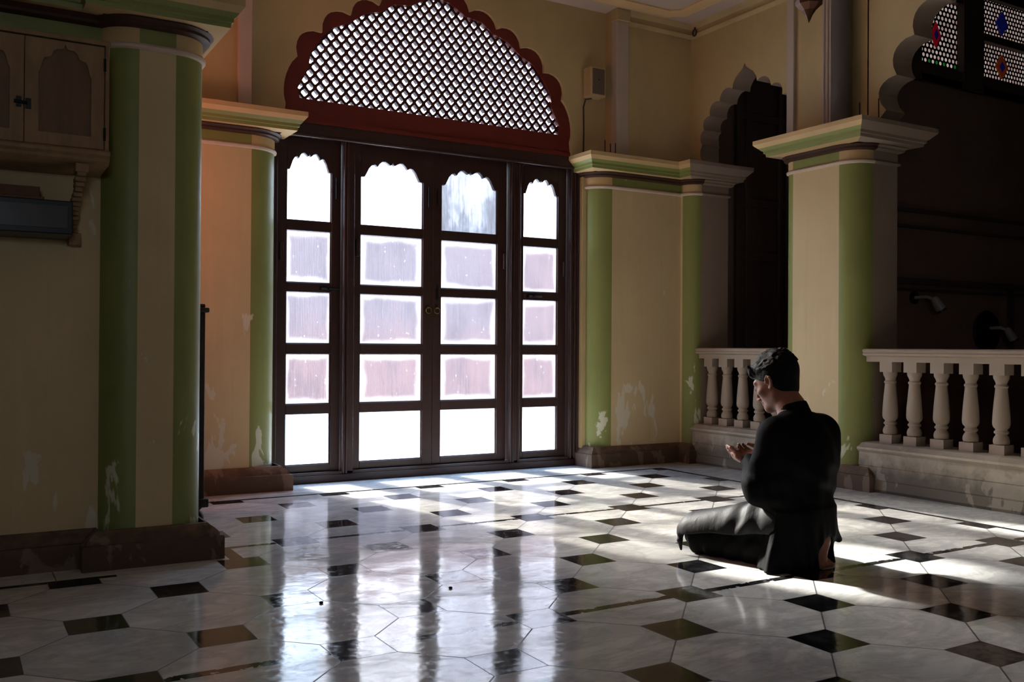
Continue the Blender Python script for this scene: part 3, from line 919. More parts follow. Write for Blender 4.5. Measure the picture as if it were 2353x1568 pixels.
for z0, z1 in ((3.02, 3.16), (2.0, 2.03), (1.88, 1.90), (1.45, 1.50), (1.40, 1.42), (3.46, 3.52), (3.82, 4.6), (3.02, 3.08)):
    mb.box(5.92 if z0 != 3.46 else 6.95, 10.0, YS-0.03, YS+0.05, z0, z1)
for x0, x1 in ((5.92, 6.38), (6.90, 7.16), (8.35, 8.55), (9.5, 10.0)):
    mb.box(x0, x1, YS-0.045, YS+0.05, 3.02, 4.6)
mb.box(7.55, 7.62, YS-0.02, YS+0.02, 0.9, 1.45)
mb.build('frame', 'darkwood', scr, bevel=0.008)
# left light is higher on its own: one field; the right fields two rows
MB().box(6.38, 6.90, YS+0.02, YS+0.03, 3.16, 3.82).build('pierced_light', 'dotsA', scr)
mbx = MB().box(6.38, 6.90, YS-0.03, YS+0.05, 3.70, 3.84); mbx.build('top_rail', 'darkwood', scr)
MB().box(7.16, 8.35, YS+0.02, YS+0.03, 3.16, 3.46).build('pierced_light', 'dotsB', scr)
MB().box(7.16, 8.35, YS+0.02, YS+0.03, 3.52, 3.82).build('pierced_light', 'dotsB', scr)
def diamond(x, z, w, h, mat, inner):
    m = MB(); m.prism([(x+w, z), (x, z+h), (x-w, z), (x, z-h)], YS+0.008, YS+0.02, 'y', 0)
    m.prism([(x+w*.45, z), (x, z+h*.45), (x-w*.45, z), (x, z-h*.45)], YS+0.004, YS+0.01, 'y', 1)
    m.build('glass_diamond', [mat, inner], scr)
diamond(6.625, 3.42, 0.060, 0.10, 'redglass', 'blueglass')
diamond(7.487, 3.30, 0.085, 0.10, 'amberglass', 'blueglass')
diamond(7.487, 3.66, 0.085, 0.10, 'blueglass', 'blueglass')

# spot lamps on the screen
def spot(x, z, label, plate):
    t = thing('spot_lamp', label, 'lamp', (x, YS, z), group='spot lamps on the gallery screen')
    if plate:
        MB().lathe([(0.0, YS), (0.17, YS), (0.175, YS-0.012), (0.165, YS-0.022), (0.0, YS-0.022)][::-1], (x-0.12, 0, z+0.01), 32, axis='y').build('back_plate', 'iron', t, smooth=40)
    else:
        MB().lathe([(0.0, YS), (0.05, YS), (0.05, YS-0.012), (0.0, YS-0.012)][::-1], (x-0.1, 0, z+0.04), 20, axis='y').build('back_plate', 'iron', t, smooth=40)
    MB().tube([(x-0.1, YS, z+0.04), (x-0.06, YS-0.09, z+0.045), (x-0.02, YS-0.13, z+0.02)], 0.014, 10).build('arm', 'lampgrey', t, smooth=50)
    a = Vector((x-0.03, YS-0.12, z+0.04)); d = Vector((0.35, -0.3, -0.75)).normalized()
    MB().tube([a, a+d*0.02, a+d*0.07, a+d*0.11], [0.022, 0.032, 0.036, 0.038], 16).build('housing', 'lampgrey', t, smooth=40)
    MB().tube([a+d*0.108, a+d*0.125], [0.040, 0.040], 16).build('rim', 'blackbox', t, smooth=40)
spot(6.45, 1.31, 'small grey spot lamp on the screen nearest the pillar', False)
spot(7.38, 1.09, 'small grey spot lamp with round dark plate near the right edge', True)

# ================================================================== THINGS ON THE WALLS
# loudspeaker
spk = thing('loudspeaker', 'small cream box loudspeaker on the yellow wall right of the scalloped window', 'loudspeaker', (4.45, YW, 2.97))
MB().box(4.385, 4.535, 6.205, 6.31, 2.968, 3.205).build('housing', 'speaker', spk, bevel=0.008)
MB().box(4.402, 4.520, 6.199, 6.207, 2.985, 3.19).build('grille', 'spkgrille', spk, bevel=0.003)
MB().lathe([(0.0, 6.196), (0.007, 6.196), (0.007, 6.2)], (4.462, 0, 3.10), 12, axis='y').build('badge', 'iron', spk)
MB().box(4.43, 4.50, 6.30, YW, 3.03, 3.14).build('bracket', 'iron', spk)
mb = MB(); mb.tube([(4.40, YW-0.006, 2.50), (4.402, YW-0.008, 2.7), (4.398, YW-0.008, 2.90), (4.41, YW-0.02, 2.96), (4.45, YW-0.05, 2.966)], 0.006, 8)
tag(mb.build('cable', 'wire', smooth=60), 'thin brown cable hanging from the loudspeaker down to the capital', 'cable')
# ring in the corner cornice
mb = MB(); pts = [(5.405+0.0*a, 6.135+0.022*math.cos(a*PI/8), 3.625+0.028*math.sin(a*PI/8)) for a in range(17)]
mb.tube(pts, 0.006, 8, caps=False); mb.tube([(5.405, 6.135, 3.65), (5.415, 6.135, 3.685)], 0.007, 8)
tag(mb.build('iron_ring', 'wire', smooth=60), 'small iron ring hanging at the cornice in the room corner', 'ring')
# downpipe
mb = MB(); mb.tube([(5.34, 4.535, 2.497), (5.34, 4.535, ZC)], 0.072, 24)
mb.tube([(5.34, 4.535, 2.497), (5.34, 4.535, 2.53)], 0.080, 24)
tag(mb.build('downpipe', 'pipe', smooth=50), 'fat grey downpipe standing on the capital of the middle pillar', 'pipe')
# thin sticks stuck on the capitals
sticks = [((5.28, 4.33), 'thin dark stick on the middle capital beside the downpipe', .13), ((5.36, 4.24), 'thin dark stick on the outer corner of the middle capital', .15), ((4.52, 6.12), 'thin dark stick on the corner capital under the loudspeaker', .09), ((4.46, 6.11), 'thin dark stick on the corner capital nearest the red arch', .11), ((4.57, 6.12), 'thin dark stick on the corner capital nearest the grey strip', .10)]
for (x, y), lb, h in sticks:
    tag(MB().tube([(x, y, 2.488), (x+0.003, y+0.004, 2.49+h)], 0.0035, 6).build('thin_stick', 'soot', loc=(x, y, 2.49)), lb, 'stick', 'sticks on the capitals')

# hanging lantern: only its finial reaches into view
lan = thing('hanging_lantern', 'dark copper tip of a hanging lantern at the top edge', 'lantern', (3.88, 3.51, 2.66))
lx, ly, lz = 3.88, 3.51, 2.668
MB().lathe([(0.0, lz), (0.006, lz+0.012), (0.018, lz+0.04), (0.035, lz+0.066), (0.056, lz+0.085), (0.068, lz+0.095), (0.070, lz+0.115), (0.06, lz+0.13)], (lx, ly, 0), 8).build('finial', 'copper', lan)
MB().lathe([(0.06, lz+0.13), (0.085, lz+0.16), (0.10, lz+0.30), (0.085, lz+0.46), (0.05, lz+0.52), (0.02, lz+0.58), (0.0, lz+0.60)], (lx, ly, 0), 8).build('body', 'copper', lan)
MB().tube([(lx, ly, lz+0.59), (lx, ly, ZC)], 0.008, 8).build('rod', 'iron', lan)

# ---- wall cabinet at the left
KC = 4.144/3.95
def cz(z): return 0.95+(z-0.95)*KC
def cx_(x): return x*KC
YF = 4.144
cab = thing('wall_cabinet', 'pale old wooden wall cabinet with ogee arched doors hung beside the near pillar', 'cabinet', (0.24, 4.47, 1.7))
xl, xr = -0.075, 0.548
zt_, zb_ = 2.172, 1.735
mb = MB()
mb.box(xl, xr, YF+0.02, 4.468, zb_, zt_)
mb.box(xr-0.016, xr, YF-0.002, YF+0.03, zb_-0.01, zt_+0.002)
mb.box(xl, xl+0.016, YF-0.002, YF+0.03, zb_-0.01, zt_+0.002)
mb.box(xl-0.004, xr+0.004, YF-0.01, 4.468, zt_-0.014, zt_+0.004)
mb.build('body', 'cabwood', cab, bevel=0.003)
mb = MB()
mb.prism([(YF-0.004, zb_), (YF-0.012, zb_-0.008), (YF-0.012, zb_-0.02), (YF+0.006, zb_-0.03), (YF+0.006, zb_-0.042), (YF+0.028, zb_-0.055), (4.468, zb_-0.06), (4.468, zb_)], xl, xr+0.004, 'x')
mb.build('base_moulding', 'cabwood', cab, smooth=30)
def cab_door(x0, x1, z0, z1):
    c = ((x0+x1)/2, (z0+z1)/2)
    fw = 0.05
    hw = (x1-x0)/2-fw
    zs = z1-0.135
    half = [(1, -0.0), (1, .0), (.94, .01), (.86, .045), (.78, .06), (.62, .064), (.52, .07), (.44, .09), (.30, .10), (.12, .10), (.05, .104), (0, .122)]
    inner = [(c[0]+h*hw, zs+d) for h, d in half[1:]]+[(c[0]-h*hw, zs+d) for h, d in half[1:-1]][::-1]
    inner = [(c[0]+hw, z0+fw)]+inner+[(c[0]-hw, z0+fw)]
    outer = [(x1, z0), (x1, z1), (x0, z1), (x0, z0)]
    m = MB(); holed_slab(m, outer, inner, (c[0], c[1]-0.03), YF, YF+0.02, 'y', (0, 0, 0), rim=True, extra=8)
    d = m.build('door', 'cabwood', cab, bevel=0.002, bseg=1)
    MB().box(x0+fw-0.005, x1-fw+0.005, YF+0.009, YF+0.018, z0+fw-0.005, z1-0.008).build('panel', 'cabpanel', d)
    return d
xm = 0.241
dr = cab_door(xm+0.001, xr-0.018, zb_+0.002, zt_-0.018)
dl = cab_door(xl+0.018, xm-0.001, zb_+0.002, zt_-0.018)
for z in (2.08, 1.80):
    MB().tube([(xr-0.017, YF-0.004, z-0.025), (xr-0.017, YF-0.004, z+0.025)], 0.005, 8).build('hinge', 'iron', dr)
mb = MB(); mb.box(xm-0.028, xm-0.010, YF-0.008, YF, 1.872, 1.912); mb.tube([(xm-0.036, YF-0.013, 1.892), (xm+0.01, YF-0.013, 1.889)], 0.006, 8)
mb.build('latch', 'iron', dl)
mb = MB(); mb.box(xm+0.004, xm+0.024, YF-0.008, YF, 1.868, 1.908); mb.build('latch', 'iron', dr)
def bracket(xc_):
    m = MB()
    zt2, zb2 = zb_-0.055, 1.372
    def yat(t): return 4.19+0.24*(t**0.8)
    # scroll foot to head, turned rings
    m.box(xc_-0.024, xc_+0.024, YF+0.02, YF+0.10, zt2-0.035, zt2)
    prof = []
    N = 14
    pts = []
    for i in range(N+1):
        t = i/N
        z = zt2-0.03-(zt2-0.03-zb2-0.04)*t
        y = YF+0.05+0.29*(1-(1-t)**1.7)
        pts.append((y, z, 0.017+0.003*math.sin(t*22)))
    for i in range(N):
        y0_, z0_, w0 = pts[i]; y1_, z1_, w1 = pts[i+1]
        m.box(xc_-w0, xc_+w0, y0_-0.02, min(y1_+0.03, 4.466), z1_, z0_)
    m.box(xc_-0.024, xc_+0.024, 4.40, 4.468, zb2, zb2+0.05)
    m.build('bracket', 'cabwood', cab, bevel=0.004)
bracket(0.452); bracket(0.02)
# black box and the two planks between the brackets
bx = thing('black_case', 'long black framed case with a grey front under the wall cabinet', 'case', (0.24, 4.33, 1.39))
mb = MB(); mb.box(0.06, 0.425, 4.215, 4.466, 1.395, 1.53); mb.build('body', 'blackbox', bx, bevel=0.004)
mb = MB(); mb.box(0.075, 0.405, 4.209, 4.217, 1.418, 1.508); mb.build('front_panel', 'boxfront', bx)
tag(MB().box(0.05, 0.325, 4.27, 4.34, 1.531, 1.548).build('wooden_plank', 'plank', bevel=0.002, loc=(0.18, 4.3, 1.53)), 'thin brown plank lying directly on the black case', 'plank', 'planks on the black case')
tag(MB().box(0.06, 0.315, 4.36, 4.43, 1.531, 1.60).build('wooden_beam', 'plank', bevel=0.002, loc=(0.18, 4.4, 1.53)), 'thicker brown block of wood at the back on the black case', 'block', 'planks on the black case')

# ---- carved stand behind the near pillar
st = thing('carved_stand', 'dark carved wooden stand on ball feet, just showing behind the near left pillar', 'stand', (0.95, 5.36, 0))
X1 = 1.178
mb = MB(); mb.box(0.66, X1-0.012, 5.16, 5.56, 0.105, 1.125); mb.build('body', 'carved', st, bevel=0.006)
mb = MB(); mb.box(0.64, X1+0.005, 5.14, 5.58, 1.125, 1.15); mb.box(0.66, X1-0.012, 5.16, 5.56, 1.15, 1.17); mb.build('cornice', 'carved', st, bevel=0.006)
mb = MB(); mb.box(0.64, X1+0.008, 5.14, 5.58, 0.095, 0.14); mb.build('base', 'carved', st, bevel=0.006)
for x in (0.71, X1-0.045):
    for y in (5.20, 5.52):
        MB().lathe([(0.015, 0.0), (0.036, 0.012), (0.042, 0.04), (0.034, 0.065), (0.018, 0.075), (0.03, 0.085), (0.032, 0.098)], (x, y, 0), 18).build('foot', 'carved', st, smooth=50)
for x in (0.78, 0.92, 1.06, 1.128):
    MB().lathe([(0.013, 1.168), (0.015, 1.18), (0.007, 1.187), (0.014, 1.2), (0.014, 1.212), (0.005, 1.22), (0.005, 1.243), (0.013, 1.252), (0.012, 1.268), (0.004, 1.276), (0.012, 1.288), (0.0, 1.30)], (x, 5.19, 0), 14).build('finial', 'carved', st, smooth=50)

# ---- crumbs on the floor
for (x, y), lb in (((1.190, 3.384), 'dark crumb lying on the floor left of the bright reflection'), ((1.704, 3.344), 'dark crumb lying on the floor in the middle of the bright reflection')):
    m = MB(); m.lathe([(0.0, 0.0), (0.007, 0.001), (0.0085, 0.004), (0.005, 0.007), (0.0, 0.0075)], (x, y, 0), 7)
    tag(m.build('crumb', 'speck', smooth=60, loc=(x, y, 0)), lb, 'crumb', 'crumbs on the floor')

# ================================================================== OUTSIDE
mb = MB(); mb.box(-40, 60, 6.56, 70, -0.25, -0.08); struct(mb.build('ground', 'ground'), 'sunlit pale courtyard outside the door', 'ground')
mb = MB(); mb.box(-14, 30, 14.0, 14.4, -0.1, 2.72); struct(mb.build('wall_court', 'sandstone'), 'reddish courtyard wall seen blurred through the ribbed panes', 'wall')
bl = thing('building', 'pale pink building across the courtyard, seen through the right half of the lattice', 'building', (14, 17, 0))
mb = MB(); mb.box(7.7, 26, 16.4, 22, -0.1, 7.3); mb.build('wall', 'facade', bl)
mb = MB(); mb.box(7.5, 26.2, 16.2, 22, 7.3, 7.55); mb.build('cornice', 'facade', bl)

# ================================================================== THE KNEELING MAN
def skin_mat():
    T = NT('brown_skin')
    n = T.noise(T.pos(), 60, 4, 0.6)
    c = T.mix(T.math('MULTIPLY', n, 0.4), S(150, 100, 78), S(118, 74, 56))
    b = T.principled(c, 0.5, T.bump(n, 0.05, 0.002), spec=0.4)
    b.inputs['Subsurface Weight'].default_value = 0.12
    b.inputs['Subsurface Radius'].default_value = (0.012, 0.005, 0.003)
    return T.m
M['skin'] = skin_mat()
def cloth_mat(name, col, rough, sheen=0.0, spec=0.3):
    T = NT(name)
    n = T.noise(T.pos(), 300, 2, 0.5)
    n2 = T.noise(T.pos((1, 1, 0.35)), 14, 4, 0.55, 0.4)
    h = T.math('ADD', T.math('MULTIPLY', n2, 1.0), T.math('MULTIPLY', n, 0.06))
    T.principled(col, rough, T.bump(h, 0.35, 0.012), spec=spec)
    return T.m
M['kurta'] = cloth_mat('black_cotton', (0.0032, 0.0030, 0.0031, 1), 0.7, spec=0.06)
M['panel'] = cloth_mat('black_cotton_sunlit_tone', (0.013, 0.0125, 0.0125, 1), 0.6, spec=0.16)  # same cloth as the kurta, made lighter and glossier to carry the sunlight
M['trousers'] = cloth_mat('black_trouser_cloth', (0.003, 0.003, 0.003, 1), 0.75, spec=0.06)
M['hair'] = simple('black_hair', (0.0035, 0.003, 0.003, 1), 0.5, spec=0.12, var=0.2, nscale=160, bump=0.7)
M['eye'] = simple('dark_eye', S(24, 16, 12), 0.15)

V3 = lambda *a: np.array(a, dtype=np.float32)
class Field:
    def __init__(self, lo, hi, h):
        self.lo = np.array(lo, np.float32); self.h = h
        self.n = tuple(int(math.ceil((hi[i]-lo[i])/h))+1 for i in range(3))
        self.f = np.full(self.n, 1.0, np.float32)
    def sub(self, lo, hi):
        a = np.clip(np.floor((np.array(lo)-self.lo)/self.h).astype(int), 0, np.array(self.n)-1)
        b = np.clip(np.ceil((np.array(hi)-self.lo)/self.h).astype(int)+1, 1, np.array(self.n))
        sl = tuple(slice(a[i], b[i]) for i in range(3))
        g = np.meshgrid(*[self.lo[i]+self.h*np.arange(a[i], b[i], dtype=np.float32) for i in range(3)], indexing='ij')
        return sl, np.stack(g, -1)
    def op(self, fn, lo, hi, k, mode='add'):
        m = max(k, 0.0)*1.2+0.06
        sl, P = self.sub(np.array(lo)-m, np.array(hi)+m)
        d = fn(P); a = self.f[sl]
        if mode == 'add':
            if k > 0:
                hh = np.maximum(k-np.abs(a-d), 0)/k
                self.f[sl] = np.minimum(a, d)-hh*hh*k*0.25
            else: self.f[sl] = np.minimum(a, d)
        else:
            d = -d
            if k > 0:
                hh = np.maximum(k-np.abs(a-d), 0)/k
                self.f[sl] = np.maximum(a, d)+hh*hh*k*0.25
            else: self.f[sl] = np.maximum(a, d)
    def cap(self, a, b, ra, rb=None, k=0.02, mode='add'):
        rb = ra if rb is None else rb
        a = V3(*a); b = V3(*b); ba = b-a; L = float(ba @ ba)+1e-9
        def fn(P):
            pa = P-a
            t = np.clip((pa @ ba)/L, 0, 1)
            d = pa-t[..., None]*ba
            return np.sqrt((d*d).sum(-1))-(ra+(rb-ra)*t)
        r = max(ra, rb)
        self.op(fn, np.minimum(a, b)-r, np.maximum(a, b)+r, k, mode)
    def ell(self, c, r, k=0.02, rot=None, mode='add'):
        c = V3(*c); r = V3(*r)
        R = np.eye(3, dtype=np.float32) if rot is None else np.array(rot, np.float32)
        def fn(P):
            q = (P-c) @ R
            k0 = np.sqrt(((q/r)**2).sum(-1)); k1 = np.sqrt(((q/(r*r))**2).sum(-1))+1e-9
            return k0*(k0-1.0)/k1
        m = float(r.max())
        self.op(fn, c-m, c+m, k, mode)
    def rbox(self, c, hsz, rr, k=0.02, rot=None, mode='add'):
        c = V3(*c); hs = V3(*hsz)-rr
        R = np.eye(3, dtype=np.float32) if rot is None else np.array(rot, np.float32)
        def fn(P):
            q = np.abs((P-c) @ R)-hs
            return np.sqrt((np.maximum(q, 0)**2).sum(-1))+np.minimum(q.max(-1), 0)-rr
        m = float(np.linalg.norm(V3(*hsz)))
        self.op(fn, c-m, c+m, k, mode)
    def mesh(self):
        """surface nets"""
        f = self.f; ins = f < 0
        nx, ny, nz = f.shape
        c = [(i, j, k) for i in (0, 1) for j in (0, 1) for k in (0, 1)]
        cnt = np.zeros((nx-1, ny-1, nz-1), np.int8)
        for i, j, k in c: cnt += ins[i:nx-1+i, j:ny-1+j, k:nz-1+k]
        act = (cnt > 0) & (cnt < 8)
        idx = np.argwhere(act)
        vid = np.full(act.shape, -1, np.int64); vid[act] = np.arange(len(idx))
        acc = np.zeros((len(idx), 3), np.float64); num = np.zeros(len(idx))
        I, J, K = idx[:, 0], idx[:, 1], idx[:, 2]
        for a in c:
            for ax in range(3):
                if a[ax] == 1: continue
                b = list(a); b[ax] = 1
                fa = f[I+a[0], J+a[1], K+a[2]].astype(np.float64); fb = f[I+b[0], J+b[1], K+b[2]].astype(np.float64)
                s = (fa < 0) != (fb < 0)
                t = np.where(s, fa/np.where(np.abs(fa-fb) < 1e-12, 1e-12, fa-fb), 0)
                p = np.zeros((len(idx), 3)); p[:, 0] = a[0]; p[:, 1] = a[1]; p[:, 2] = a[2]
                p[:, ax] += t
                acc[s] += p[s]; num[s] += 1
        V = self.lo+self.h*(idx+acc/num[:, None])
        quads = []
        for ax in range(3):
            o1, o2 = [(1, 2), (2, 0), (0, 1)][ax]
            sh = list(f.shape); sh[ax] -= 1
            A = [slice(None)]*3; B = [slice(None)]*3
            A[ax] = slice(0, -1); B[ax] = slice(1, None)
            fa = ins[tuple(A)]; fb = ins[tuple(B)]
            e = np.argwhere(fa != fb)
            ok = (e[:, o1] > 0) & (e[:, o2] > 0) & (e[:, o1] < f.shape[o1]-1) & (e[:, o2] < f.shape[o2]-1)
            e = e[ok]
            fl = fa[e[:, 0], e[:, 1], e[:, 2]]
            def vv(d1, d2):
                q = e.copy(); q[:, o1] -= d1; q[:, o2] -= d2
                return vid[q[:, 0], q[:, 1], q[:, 2]]
            q = np.stack([vv(1, 1), vv(0, 1), vv(0, 0), vv(1, 0)], 1)
            q[~fl] = q[~fl][:, ::-1]
            quads.append(q)
        Q = np.concatenate(quads)
        return V, Q[(Q >= 0).all(1)]
def field_object(name, fld, mat, parent=None, smooth_it=1, keep=None):
    V, Q = fld.mesh()
    for _ in range(smooth_it):
        acc = np.zeros_like(V); n = np.zeros(len(V))
        for a, b in ((0, 1), (1, 2), (2, 3), (3, 0)):
            np.add.at(acc, Q[:, a], V[Q[:, b]]); np.add.at(n, Q[:, a], 1)
            np.add.at(acc, Q[:, b], V[Q[:, a]]); np.add.at(n, Q[:, b], 1)
        V = V*0.5+0.5*acc/np.maximum(n, 1)[:, None]
    me = bpy.data.meshes.new(name)
    me.vertices.add(len(V)); me.vertices.foreach_set('co', V.astype(np.float32).ravel())
    me.loops.add(len(Q)*4); me.loops.foreach_set('vertex_index', Q.astype(np.int32).ravel())
    me.polygons.add(len(Q)); me.polygons.foreach_set('loop_start', np.arange(0, len(Q)*4, 4, dtype=np.int32))
    me.polygons.foreach_set('use_smooth', np.ones(len(Q), bool))
    me.update(calc_edges=True); me.validate()
    me.materials.append(M[mat])
    o = bpy.data.objects.new(name, me); COL.objects.link(o)
    if parent is not None: o.parent = parent
    return o
def rotx(a):
    c, s = math.cos(a), math.sin(a)
    return np.array([[1, 0, 0], [0, c, -s], [0, s, c]])
def rotz(a):
    c, s = math.cos(a), math.sin(a)
    return np.array([[c, -s, 0], [s, c, 0], [0, 0, 1]])

# pose, in the man's own frame: x to his right, y forward, z up
HC = np.array([0.0, 0.120, 0.806])       # head centre
HR = rotz(math.radians(6)) @ rotx(math.radians(-24))   # bowed forward
def hp(x, y, z):                           # a point in the head's frame
    return tuple(HC + HR @ np.array([x, y, z]))
SHL, ELB, WRI = (-0.165, 0.010, 0.575), (-0.200, 0.065, 0.345), (-0.052, 0.218, 0.432)
SHR, ELBR, WRIR = (0.165, 0.000, 0.575), (0.200, 0.055, 0.345), (0.052, 0.222, 0.432)
def hand(F, side):
    """side -1 his left, +1 his right; palms up, side by side"""
    w = np.array(WRI if side < 0 else WRIR)
    u = np.array([-side*0.05, 0.93, 0.20]); u /= np.linalg.norm(u)
    s = np.array([side*0.93, 0.0, 0.42]); s -= u*(s @ u); s /= np.linalg.norm(s)
    n = np.cross(s, u)*(1 if side > 0 else -1)
    if n[2] < 0: n = -n
    w = w+u*0.008
    lens = [0.064, 0.071, 0.066, 0.052]; rad = [0.0088, 0.0090, 0.0085, 0.0076]
    for k in range(4):
        kn = w+u*(0.080-0.005*abs(k-1.2))+s*(0.029-k*0.0192)+n*(0.002*abs(k-1.5)-0.001)
        F.cap(w+s*(0.016-k*0.011), kn, 0.0135, 0.0108, 0.012)
        p = kn; ang = math.radians(12+k*2)
        r = rad[k]
        for ph, fr in enumerate((0.46, 0.30, 0.24)):
            d = u*math.cos(ang)+n*math.sin(ang)
            q = p+d*lens[k]*fr
            F.cap(p, q, r, r*0.93, 0.004); r *= 0.93
            p = q; ang += math.radians(15+4*k)
    # palm heel and the thumb muscle
    F.ell(tuple(w+u*0.045-n*0.004), (0.040, 0.048, 0.015), 0.015, rot=np.stack([s, u, n], 1))
    b0 = w+u*0.022+s*0.030
    F.cap(w+u*0.012+s*0.018, b0+u*0.02+s*0.01, 0.0165, 0.0145, 0.012)
    b1 = b0+u*0.032+s*0.018+n*0.012
    b2 = b1+u*0.033+s*0.004+n*0.010
    b3 = b2+u*0.026-s*0.006+n*0.004
    F.cap(b0+u*0.015, b1, 0.0130, 0.0108, 0.008); F.cap(b1, b2, 0.0108, 0.0100, 0.004); F.cap(b2, b3, 0.0100, 0.0078, 0.004)
def build_person():
    F = Field((-0.34, -0.36, -0.02), (0.34, 0.62, 1.0), 0.004)
    # trunk
    F.ell((0, -0.005, 0.20), (0.130, 0.088, 0.11), 0.05)
    F.ell((0, 0.0, 0.34), (0.125, 0.09, 0.14), 0.06)
    F.ell((0, 0.0, 0.50), (0.155, 0.105, 0.15), 0.06)
    F.cap((-0.15, 0.0, 0.598), (0.15, 0.0, 0.598), 0.052, 0.052, 0.05)
    F.cap((0, 0.008, 0.60), (0, 0.072, 0.755), 0.060, 0.055, 0.04)
    F.cap((0.0, 0.0, 0.60), (0, 0.03, 0.69), 0.085, 0.056, 0.03)
    # arms
    for sh, el, wr in ((SHL, ELB, WRI), (SHR, ELBR, WRIR)):
        F.cap(sh, el, 0.050, 0.040, 0.03); F.cap(el, wr, 0.040, 0.0265, 0.02)
    # legs: kneeling, sitting back on the heels
    for sd in (-1, 1):
        F.cap((sd*0.080, 0.01, 0.185), (sd*0.165, 0.40, 0.090), 0.072, 0.052, 0.03)
        F.cap((sd*0.165, 0.40, 0.070), (sd*0.10, 0.0, 0.062), 0.050, 0.042, 0.02)
    # his left foot lies flat under him, the right foot stands on its toes
    F.cap((-0.10, 0.0, 0.06), (-0.04, -0.05, 0.045), 0.040, 0.034, 0.02)
    F.cap((-0.04, -0.05, 0.04), (0.01, -0.06, 0.026), 0.034, 0.022, 0.02)
    fx, fy = 0.030, -0.096
    F.cap((0.10, -0.02, 0.062), (fx+0.01, fy+0.05, 0.105), 0.044, 0.038, 0.02)
    F.ell((fx, fy, 0.118), (0.034, 0.036, 0.040), 0.02)
    F.cap((fx, fy-0.002, 0.115), (fx-0.005, fy+0.012, 0.040), 0.034, 0.038, 0.02)
    for k in range(5):
        tx = fx-0.045+k*0.021
        F.cap((tx*0.5+fx*0.5-0.002, fy+0.0, 0.035), (tx, fy-0.026, 0.013), 0.014, 0.0105 if k else 0.013, 0.006)
    # head
    F.ell(hp(0, -0.012, 0.022), (0.075, 0.098, 0.090), 0.02, rot=HR)
    F.ell(hp(0, 0.025, -0.035), (0.062, 0.072, 0.080), 0.03, rot=HR)
    F.cap(hp(-0.045, 0.0, -0.070), hp(0, 0.073, -0.102), 0.022, 0.018, 0.025)
    F.cap(hp(0.045, 0.0, -0.070), hp(0, 0.073, -0.102), 0.022, 0.018, 0.025)
    F.ell(hp(0, 0.082, -0.100), (0.020, 0.016, 0.016), 0.015, rot=HR)          # chin
    F.cap(hp(-0.036, 0.078, 0.018), hp(0.036, 0.078, 0.018), 0.013, 0.013, 0.02)  # brow
    for sd in (-1, 1):
        F.ell(hp(sd*0.033, 0.098, -0.004), (0.017, 0.010, 0.012), 0.012, rot=HR, mode='sub')  # eye socket
        F.ell(hp(sd*0.032, 0.083, -0.005), (0.012, 0.012, 0.011), 0.004, rot=HR)              # lids
        F.ell(hp(sd*0.046, 0.058, -0.030), (0.020, 0.022, 0.016), 0.02, rot=HR)               # cheek bone
        F.ell(hp(sd*0.010, 0.105, -0.050), (0.009, 0.009, 0.007), 0.008, rot=HR)              # nostril wing
    F.cap(hp(0, 0.092, 0.004), hp(0, 0.118, -0.044), 0.008, 0.010, 0.012)       # nose
    F.ell(hp(0, 0.094, -0.068), (0.022, 0.010, 0.006), 0.008, rot=HR)
    F.ell(hp(0, 0.092, -0.080), (0.019, 0.010, 0.007), 0.008, rot=HR)
    for sd in (-1, 1):                                                        # ears
        e = np.array([sd*0.080, -0.005, -0.012])
        rim = [(0, 0.012, 0.004), (0, 0.008, 0.022), (sd*.006, -0.006, 0.031), (sd*.010, -0.018, 0.022), (sd*.010, -0.020, 0.004), (sd*.006, -0.012, -0.014), (0, -0.001, -0.026), (0, 0.006, -0.020)]
        for a, b in zip(rim[:-1], rim[1:]):
            F.cap(hp(*(e+np.array(a))), hp(*(e+np.array(b))), 0.0058, 0.0058, 0.004)
        F.ell(hp(*(e+np.array([-sd*.002, -0.004, 0.002]))), (0.006, 0.014, 0.022), 0.006, rot=HR)
    hand(F, -1); hand(F, 1)
    root = field_object('person', F, 'skin', None, 1)
    # hair
    rng = np.random.default_rng(4)
    G = Field((-0.14, -0.05, 0.68), (0.14, 0.30, 1.0), 0.003)
    G.ell(hp(0, -0.022, 0.036), (0.084, 0.104, 0.092), 0.01, rot=HR)
    G.ell(hp(0, -0.034, -0.030), (0.064, 0.060, 0.080), 0.03, rot=HR)
    G.ell(hp(0, -0.020, 0.082), (0.060, 0.075, 0.052), 0.03, rot=HR)
    G.ell(hp(0, 0.055, 0.074), (0.066, 0.052, 0.040), 0.02, rot=HR)
    for i in range(520):                     # tousled locks over the crown and the fringe
        a = rng.uniform(-1.4, 1.4); b = rng.uniform(-0.75, 1.15)
        nn = np.array([math.sin(a)*math.cos(b), math.sin(b), math.cos(a)*math.cos(b)])
        pt = np.array([0, -0.020, 0.040])+nn*np.array([0.080, 0.108, 0.096])
        L = rng.uniform(0.012, 0.024); w = rng.uniform(0.0045, 0.0075)
        fw = np.array([rng.normal(0, .5), 1.0 if b > -0.2 else -1.0, rng.normal(-.1, .3)])
        tg = fw-nn*(fw @ nn); tg /= np.linalg.norm(tg)
        d = tg*0.95+nn*rng.uniform(0.05, 0.45)
        G.cap(hp(*pt), hp(*(pt+d*L)), w, w*0.35, 0.006)
    # clear the face, the ears and the neck
    G.ell(hp(0, 0.075, -0.052), (0.090, 0.062, 0.098), 0.006, rot=HR, mode='sub')
    for sd in (-1, 1):
        G.ell(hp(sd*0.086, 0.006, -0.022), (0.022, 0.026, 0.036), 0.006, rot=HR, mode='sub')
        G.rbox(hp(sd*0.07, 0.028, -0.075), (0.05, 0.038, 0.055), 0.01, 0.006, rot=HR, mode='sub')
